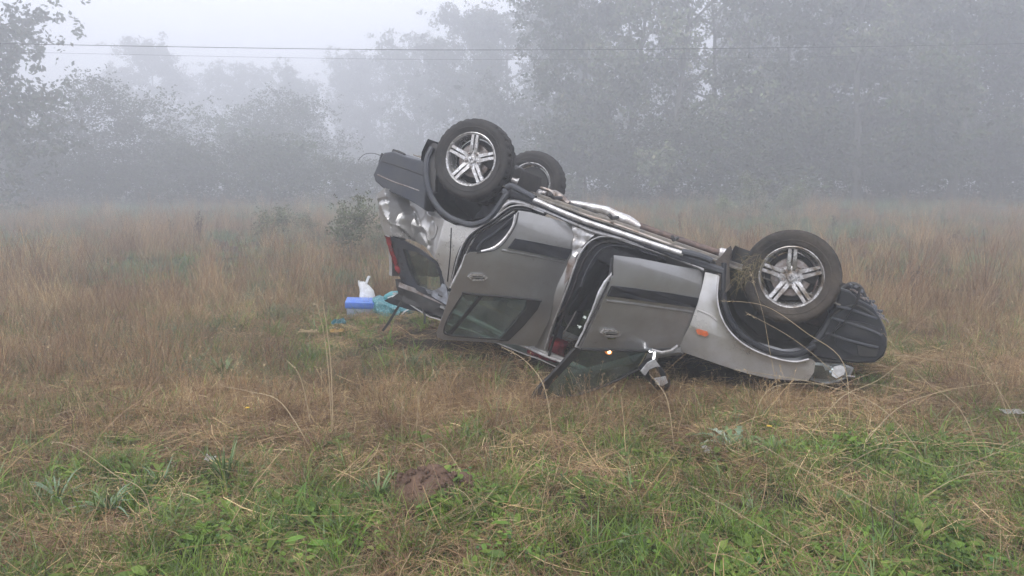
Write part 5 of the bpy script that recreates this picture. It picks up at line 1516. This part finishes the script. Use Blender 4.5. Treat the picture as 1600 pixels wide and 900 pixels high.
plant(1150, 712, [(az, L, w, r_, d_, 12, .3, 6) for az, L, w, r_, d_ in ((2.5, .34, .050, .85, 1.7), (3.0, .36, .042, .5, 1.2), (2.1, .30, .045, 1.0, 1.7), (.6, .32, .045, .75, 1.6), (1.2, .33, .042, .95, 1.6), (3.6, .24, .040, .4, 1.0), (5.2, .2, .04, .5, 1.1), (0.0, .26, .042, .5, 1.2), (4.4, .20, .04, .5, 1.1), (1.7, .3, .04, 1.1, 1.8), (2.8, .26, .04, .9, 1.9), (.2, .22, .04, 1., 1.9))],
      'grey green thistle with long drooping leaves in front of the car wing', [M['grey_leaf'], M['green_leaf'], M['pale_leaf'], M['green_leaf']], 'thistle')
plant(1205, 712, [(a, .15, .05, 1.1, 1.2) for a in (.3, 1.2, 2.3, 3.3, 4.4, 5.5)], 'small dark green leafy plant right of the thistle', [M['green_leaf']])
plant(1170, 805, [(2.9, .17, .035, .55, .6), (1.2, .12, .03, 1.1, 1.8), (.2, .10, .03, .8, 1.)], 'two broad pale leaves lying in the grass at lower right', [M['grey_leaf']])
plant(1310, 790, [(a, .11, .035, .9, 1.2) for a in (.1, 1., 2.1, 3.2, 4.2, 5.1)], 'low green rosette below the flattened straw', [M['green_leaf']])
plant(1000, 860, [(a, .13, .03, .8, 1.2) for a in (.5, 1.4, 2.5, 3.4, 4.6, 5.6)], 'broad leaved rosette at the bottom centre', [M['green_leaf']])
plant(352, 752, [(random.uniform(0, 6.28), random.uniform(.16, .30), .012, random.uniform(1.15, 1.5), random.uniform(.1, .9), 6) for _ in range(34)], 'bright green upright grass clump at left, beside a white scrap', [M['green_leaf']], 'grass_clump', 'grass clump')
plant(170, 800, [(random.uniform(0, 6.28), random.uniform(.14, .26), .011, random.uniform(.9, 1.4), random.uniform(.8, 2.2), 6) for _ in range(22)], 'pale drooping grass clump at lower left', [M['grey_leaf'], M['green_leaf']], 'grass_clump', 'grass clump')
plant(90, 785, [(random.uniform(0, 6.28), random.uniform(.14, .24), .010, random.uniform(.9, 1.4), random.uniform(.8, 2.0), 6) for _ in range(18)], 'dull drooping grass clump near the left edge', [M['grey_leaf']], 'grass_clump', 'grass clump')
plant(590, 790, [(random.uniform(0, 6.28), random.uniform(.10, .20), .010, random.uniform(1.0, 1.5), random.uniform(.3, 1.2), 6) for _ in range(24)], 'green grass clump left of the earth mound', [M['green_leaf']], 'grass_clump', 'grass clump')
plant(250, 760, [(random.uniform(0, 6.28), random.uniform(.10, .2), .010, random.uniform(1.0, 1.5), random.uniform(.3, 1.2), 6) for _ in range(20)], 'green grass clump between the pale clumps and the bright one', [M['green_leaf'], M['grey_leaf']], 'grass_clump', 'grass clump')
plant(350, 592, [(random.uniform(0, 6.28), random.uniform(.15, .3), .012, random.uniform(.9, 1.4), random.uniform(.3, 1.2), 6) for _ in range(40)], 'dark green grass clump in the middle of the left field', [M['green_leaf']], 'grass_clump', 'grass clump')

# ---- bare earth mound
M['earth'] = simple('bare_earth', (.085, .052, .038), .98, 0, (.14, .09, .065), .45, 9, 1.0, 60, spec=.1)
def mound():
    bm = bmesh.new(); n = 44; m = 15; rows = []
    for j in range(m + 1):
        r = j / m; row = []
        for i in range(n):
            a = 2 * PI * i / n; rr = r * (1 + .18 * math.sin(3 * a + 1) + .10 * math.sin(7 * a))
            x = .27 * rr * math.cos(a); y = .19 * rr * math.sin(a)
            lump = noise.noise(Vector((x * 11, y * 11, 3))) * .05 + noise.noise(Vector((x * 34, y * 34, 7))) * .022
            z = gzf(MOUND.x + x, MOUND.y + y) + .016 + (.045 + lump) * (1 - r ** 2) - .03 * r ** 4
            row.append(bm.verts.new((x, y, z)))
        rows.append(row)
    for r0, r1 in zip(rows, rows[1:]):
        for i in range(n): bm.faces.new((r0[i], r0[(i + 1) % n], r1[(i + 1) % n], r1[i]))
    bmesh.ops.remove_doubles(bm, verts=bm.verts, dist=1e-4)
    o = bm_obj('earth_mound', bm, M['earth'], None, 70); o.location = (MOUND.x, MOUND.y, 0)
    tag(o, 'small mound of bare brown earth in the foreground grass', 'earth mound')
    cb = bmesh.new()
    for i in range(420):
        a = random.uniform(0, 2 * PI); r = random.uniform(.2, 1.7); x = .27 * r * math.cos(a); y = .19 * r * math.sin(a); s = random.uniform(.004, .016)
        g_ = bmesh.ops.create_icosphere(cb, subdivisions=1, radius=s)
        for v in g_['verts']:
            v.co *= random.uniform(.65, 1.25)
            v.co += Vector((MOUND.x + x, MOUND.y + y, gzf(MOUND.x + x, MOUND.y + y) + .015 + .055 * max(0, 1 - r * r)))
    oc = bm_obj('soil_clods', cb, M['earth'], None, 0); oc['kind'] = 'stuff'
mound()

# ---- spilled belongings behind the boot
M['blue_lid'] = simple('blue_plastic', (.035, .12, .56), .35, 0, (.10, .2, .5), .3, 20, .1, 40)
M['tub'] = simple('milky_plastic', (.20, .24, .33), .4, 0, (.2, .22, .24), .4, 15, .1, 30)
M['white_bag'] = simple('white_plastic', (.72, .74, .76), .45, 0, (.5, .5, .5), .25, 15, .3, 40)
M['white_scrap'] = simple('white_scrap', (.68, .68, .68), .6, 0, (.4, .38, .34), .3, 30)
M['yellow'] = simple('yellow_card', (.50, .30, .06), .7, 0, (.3, .2, .08), .4, 30)
M['pale_card'] = simple('pale_card', (.50, .38, .20), .8, 0, (.3, .22, .12), .4, 30)
M['teal'] = simple('teal_plastic', (.012, .12, .14), .4, 0, (.05, .24, .26), .4, 14, .4, 30)
M['pink'] = simple('pink_scrap', (.50, .20, .17), .7)
def teal_print():
    m, nt, p, out = new_mat('teal_printed')
    tc = nd(nt, 'ShaderNodeTexCoord'); w = nd(nt, 'ShaderNodeTexWave', Scale=9.0, Distortion=14.0, Detail=4.0); nt.links.new(tc.outputs['Object'], w.inputs[0])
    w.inputs['Detail Scale'].default_value = 3.0
    r = ramp(nt, w.outputs[0], [(.90, (.012, .125, .15)), (.97, (.22, .40, .42))])
    nt.links.new(r.outputs[0], p.inputs['Base Color']); p.inputs['Roughness'].default_value = .4
    return m
M['teal_print'] = teal_print()
BD = 8.4
def wz(px, py, D=BD): return world_at(px, py, D)
def base_at(px, D): x, y = at_ground(px, D); return Vector((x, y, gzf(x, y)))
# lidded box
g = base_at(560, BD); e = empty('storage_box', g, .12); tag(e, 'small storage box with bright blue lid behind the car boot', 'box')
s = BD / FPX
LZ = wz(560, 481).z - g.z
bm = bmesh.new(); vs = box(bm, (0, 0, LZ / 2), (.31, .22, LZ), bev=.02)
for v in bm.verts: v.co.x *= .92 + .08 * v.co.z / LZ
bm_obj('tub', bm, M['tub'], e)
bm = bmesh.new(); box(bm, (0, 0, LZ + .035), (.33, .24, .075), Matrix.Rotation(.10, 3, 'X') @ Matrix.Rotation(.05, 3, 'Y'), bev=.008); lid = bm_obj('lid', bm, M['blue_lid'], e)
for sx in (-1, 1):
    bm = bmesh.new(); box(bm, (.158 * sx, 0, LZ + .02), (.012, .09, .05), bev=.004); bm_obj('clip', bm, M['blue_lid'], lid)
bm = bmesh.new(); box(bm, (0, 0, LZ + .074), (.22, .14, .008), Matrix.Rotation(.10, 3, 'X') @ Matrix.Rotation(.05, 3, 'Y'), bev=.003); bm_obj('lid_rib', bm, M['blue_lid'], lid)
# white bag with a twisted handle
g = base_at(578, BD + .28); e = empty('carrier_bag', g); tag(e, 'white plastic bag standing open between blue lid and teal sack', 'bag')
def W2(px, py, D): return Vector(wz(px, py, D)) - g
bm = bmesh.new(); rings = []
prof_b = [(499, 562, 590), (480, 561, 588), (466, 561, 587), (455, 562, 584), (447, 561, 577), (440, 560, 568)]
for (py, l, r) in prof_b:
    c = W2((l + r) / 2, py, BD + .28); hw = (r - l) / 2 * s; ring = []
    for k in range(18):
        a = 2 * PI * k / 18; q = 1 + .14 * math.sin(3 * a + py) + .10 * math.sin(5 * a + py * .3)
        ring.append(bm.verts.new(c + Vector((hw * math.cos(a) * (1 + .05 * math.sin(a * 4)), hw * .6 * math.sin(a) * q, .006 * math.sin(a * 5)))))
    rings.append(ring)
for r0, r1 in zip(rings, rings[1:]):
    for k in range(18): bm.faces.new((r0[k], r0[(k + 1) % 18], r1[(k + 1) % 18], r1[k]))
bm_obj('bag_body', bm, M['white_bag'], e, 40)
bm = bmesh.new(); sweep(bm, [W2(u, v, BD + .28) for u, v in catmull([(569, 452), (572, 443), (576, 433), (577, 434)], 4)], rrect(.03, .012), (0, 1, 0)); bm_obj('bag_handle', bm, M['white_bag'], e)
bm = bmesh.new(); sweep(bm, [W2(u, v, BD + .28) for u, v in catmull([(563, 450), (561, 444), (561, 438)], 4)], rrect(.02, .01), (0, 1, 0)); bm_obj('bag_handle', bm, M['white_bag'], e)
# teal sack
g = base_at(610, BD + .1); e = empty('sack', g); tag(e, 'crumpled teal plastic sack with pale print lying beside the white bag', 'sack')
def crumpled(name, outline, D, depth, mat, amp, parent, org):
    bm = bmesh.new(); c = Vector((sum(p[0] for p in outline) / len(outline), sum(p[1] for p in outline) / len(outline), 0))
    pts = catmull(outline, 3, True); rings = []
    for k, (sc_, dy) in enumerate(((.35, -.5), (.75, -.42), (.96, -.2), (1, .1), (.9, .4), (.4, .5))):
        rings.append([bm.verts.new(Vector(world_at(c.x + (p[0] - c.x) * sc_, c.y + (p[1] - c.y) * sc_, D)) + Vector((0, dy * depth, 0)) - org) for p in pts])
    m = len(pts)
    for r0, r1 in zip(rings, rings[1:]):
        for i in range(m): bm.faces.new((r0[i], r0[(i + 1) % m], r1[(i + 1) % m], r1[i]))
    bm.faces.new(rings[0]); bm.faces.new(rings[-1]); bmesh.ops.triangulate(bm, faces=[f for f in bm.faces if len(f.verts) > 4])
    bmesh.ops.subdivide_edges(bm, edges=bm.edges[:], cuts=1, use_grid_fill=True)
    for v in bm.verts:
        w = v.co + org; v.co += Vector((noise.noise(w * 13), noise.noise(w * 13 + Vector((4, 4, 4))), noise.noise(w * 13 + Vector((8, 8, 1))))) * amp
    return bm_obj(name, bm, mat, parent, 45)
crumpled('sack_body', [(583, 467), (600, 465), (622, 470), (638, 477), (648, 485), (642, 498), (610, 504), (586, 502)], BD + .1, .30, M['teal_print'], .035, e, g)
crumpled('sack_mouth', [(600, 463), (612, 456), (626, 458), (622, 466), (606, 470)], BD + .1, .10, M['teal'], .02, e, g)
bm = bmesh.new(); sweep(bm, [Vector(wz(u, v, BD)) - g for u, v in catmull([(606, 466), (614, 463), (621, 460), (625, 455)], 4)], rrect(.02, .008), (0, 1, 0)); bm_obj('sack_hem', bm, M['white_bag'], e)
bm = bmesh.new(); sweep(bm, [Vector(wz(u, v, BD - .05)) - g for u, v in catmull([(625, 494), (632, 487), (641, 482)], 4)], rrect(.014, .006), (0, 1, 0)); bm_obj('sack_handle', bm, M['white_bag'], e)
def scrap(name, px, py, w, h, mat, label, lift=.03, cat='litter', D=None, group='scraps of litter in the grass'):
    gp_ = ground_pt(px, py); bm = bmesh.new(); z0 = gzf(gp_.x, gp_.y)
    nx, ny = 7, 5; W_ = w * gp_.y / FPX; H_ = h * gp_.y / FPX; grid = []
    for j in range(ny):
        grid.append([bm.verts.new(((i / (nx - 1) - .5) * W_ + .1 * W_ * noise.noise(Vector((i * 1.3, j * 1.7, px))), (j / (ny - 1) - .5) * W_ * .55, lift + H_ * (.5 + .8 * noise.noise(Vector((i * .6, j * .8, py)))) * (.4 + .6 * j / ny))) for i in range(nx)])
    for j in range(ny - 1):
        for i in range(nx - 1): bm.faces.new((grid[j][i], grid[j][i + 1], grid[j + 1][i + 1], grid[j + 1][i]))
    bmesh.ops.solidify(bm, geom=bm.faces[:], thickness=.0015)
    o = bm_obj(name, bm, mat, None, 50); o.location = (gp_.x, gp_.y, z0); tag(o, label, cat, group)
    return o
scrap('pink_scrap', 592, 492, 12, 8, M['pink'], 'small pink scrap wedged between white bag and teal sack', .17)
scrap('teal_wrapper', 530, 524, 22, 14, M['teal_print'], 'crumpled teal wrapper in the grass left of the car', .12)
scrap('yellow_card', 527, 535, 22, 8, M['yellow'], 'yellow card lying just below the teal wrapper', .09)
scrap('torn_card', 481, 533, 28, 6, M['pale_card'], 'pale tan card left of the yellow one', .09)
scrap('white_scrap', 329, 728, 18, 12, M['white_scrap'], 'white scrap beside the bright green grass clump', .05)
scrap('white_scrap', 310, 574, 9, 8, M['white_scrap'], 'tiny white scrap in the field at left', .04)
scrap('white_scrap', 1120, 716, 46, 8, M['white_scrap'], 'flat torn white scrap below the thistle', .03)
scrap('white_scrap', 1580, 662, 34, 8, M['white_scrap'], 'pale flat scrap at the right edge', .05)
scrap('white_scrap', 705, 618, 12, 6, M['white_scrap'], 'small pale scrap below the rear door window', .02)
# red cloth lying on the inside of the roof, in the front door opening
bm = bmesh.new(); box(bm, CAR_M @ Vector((1.03, .48, 1.50)), (.30, .26, .17), (CAR_R @ Matrix.Rotation(.2, 3, 'Y')), .03)
bmesh.ops.subdivide_edges(bm, edges=bm.edges[:], cuts=2, use_grid_fill=True)
for v in bm.verts: v.co += Vector((noise.noise(v.co * 12), noise.noise(v.co * 12 + Vector((3, 3, 3))), noise.noise(v.co * 12 + Vector((7, 1, 7))))) * .03
o = bm_obj('red_cushion', bm, M['red_cloth'], None, 50); tag(o, 'dark red cushion lying on the upturned roof inside the front door opening', 'cushion')

# ---- yellow flower heads
M['flower'] = simple('yellow_flower', (.62, .40, .03), .6)
for i, (px, py, tall, lb) in enumerate(((1200, 706, 678, 'small yellow flower beside the thistle'), (388, 668, 647, 'small yellow flower left of the car in the dry grass'))):
    g = ground_pt(px, py); e = empty('flower', (g.x, g.y, gzf(g.x, g.y))); tag(e, lb, 'flower', 'small yellow flowers')
    h = CAM_H + (280 - tall) / FPX * g.y - gzf(g.x, g.y); h = max(h, .08)
    bm = bmesh.new(); tube(bm, [(0, 0, 0), (.005, 0, h * .5), (0, 0, h)], .0018, 4); bm_obj('stem', bm, M['green_leaf'], e)
    bm = bmesh.new()
    for k in range(9):
        a = k * 2 * PI / 9; c, s2 = math.cos(a), math.sin(a)
        vs = [bm.verts.new((0, 0, h)), bm.verts.new((.010 * c - .004 * s2, .010 * s2 + .004 * c, h + .004)), bm.verts.new((.018 * c, .018 * s2, h + .003)), bm.verts.new((.010 * c + .004 * s2, .010 * s2 - .004 * c, h + .004))]
        bm.faces.new(vs)
    bm_obj('petals', bm, M['flower'], e, 0)

# ---- overhead wires
M['wire'] = simple('wire', (.03, .03, .035), .6)
for (pts, lab, r) in (([(-400, 60, 19), (100, 70, 20), (500, 76.5, 21), (760, 78, 22), (1100, 76, 23), (1600, 68, 24.5), (2200, 50, 26)], 'upper of the two overhead wires crossing the sky', .008),
                      ([(-400, 72, 21), (100, 83, 22), (500, 91, 23), (760, 93, 24), (1100, 91, 25), (1600, 83, 27), (2200, 66, 29)], 'lower and fainter of the two overhead wires', .0032)):
    bm = bmesh.new(); tube(bm, [world_at(*q) for q in catmull(pts, 10)], r, 5); o = bm_obj('overhead_wire', bm, M['wire'], None, 60); tag(o, lab, 'overhead wire', 'overhead wires crossing the field')

# ---- the mist
hz = bmesh.new(); box(hz, (0, 69, 8.1), (304, 166, 22.2))
o = bm_obj('haze', hz, None, None, 0); o['kind'] = 'stuff'
hm = bpy.data.materials.new('mist'); hm.use_nodes = True; hm.node_tree.nodes.clear()
ho = hm.node_tree.nodes.new('ShaderNodeOutputMaterial'); hv = hm.node_tree.nodes.new('ShaderNodeVolumePrincipled')
hv.inputs['Color'].default_value = (.95, .965, 1.0, 1); hv.inputs['Density'].default_value = HAZE; hv.inputs['Anisotropy'].default_value = .5
hm.node_tree.links.new(hv.outputs[0], ho.inputs['Volume']); o.data.materials.append(hm)
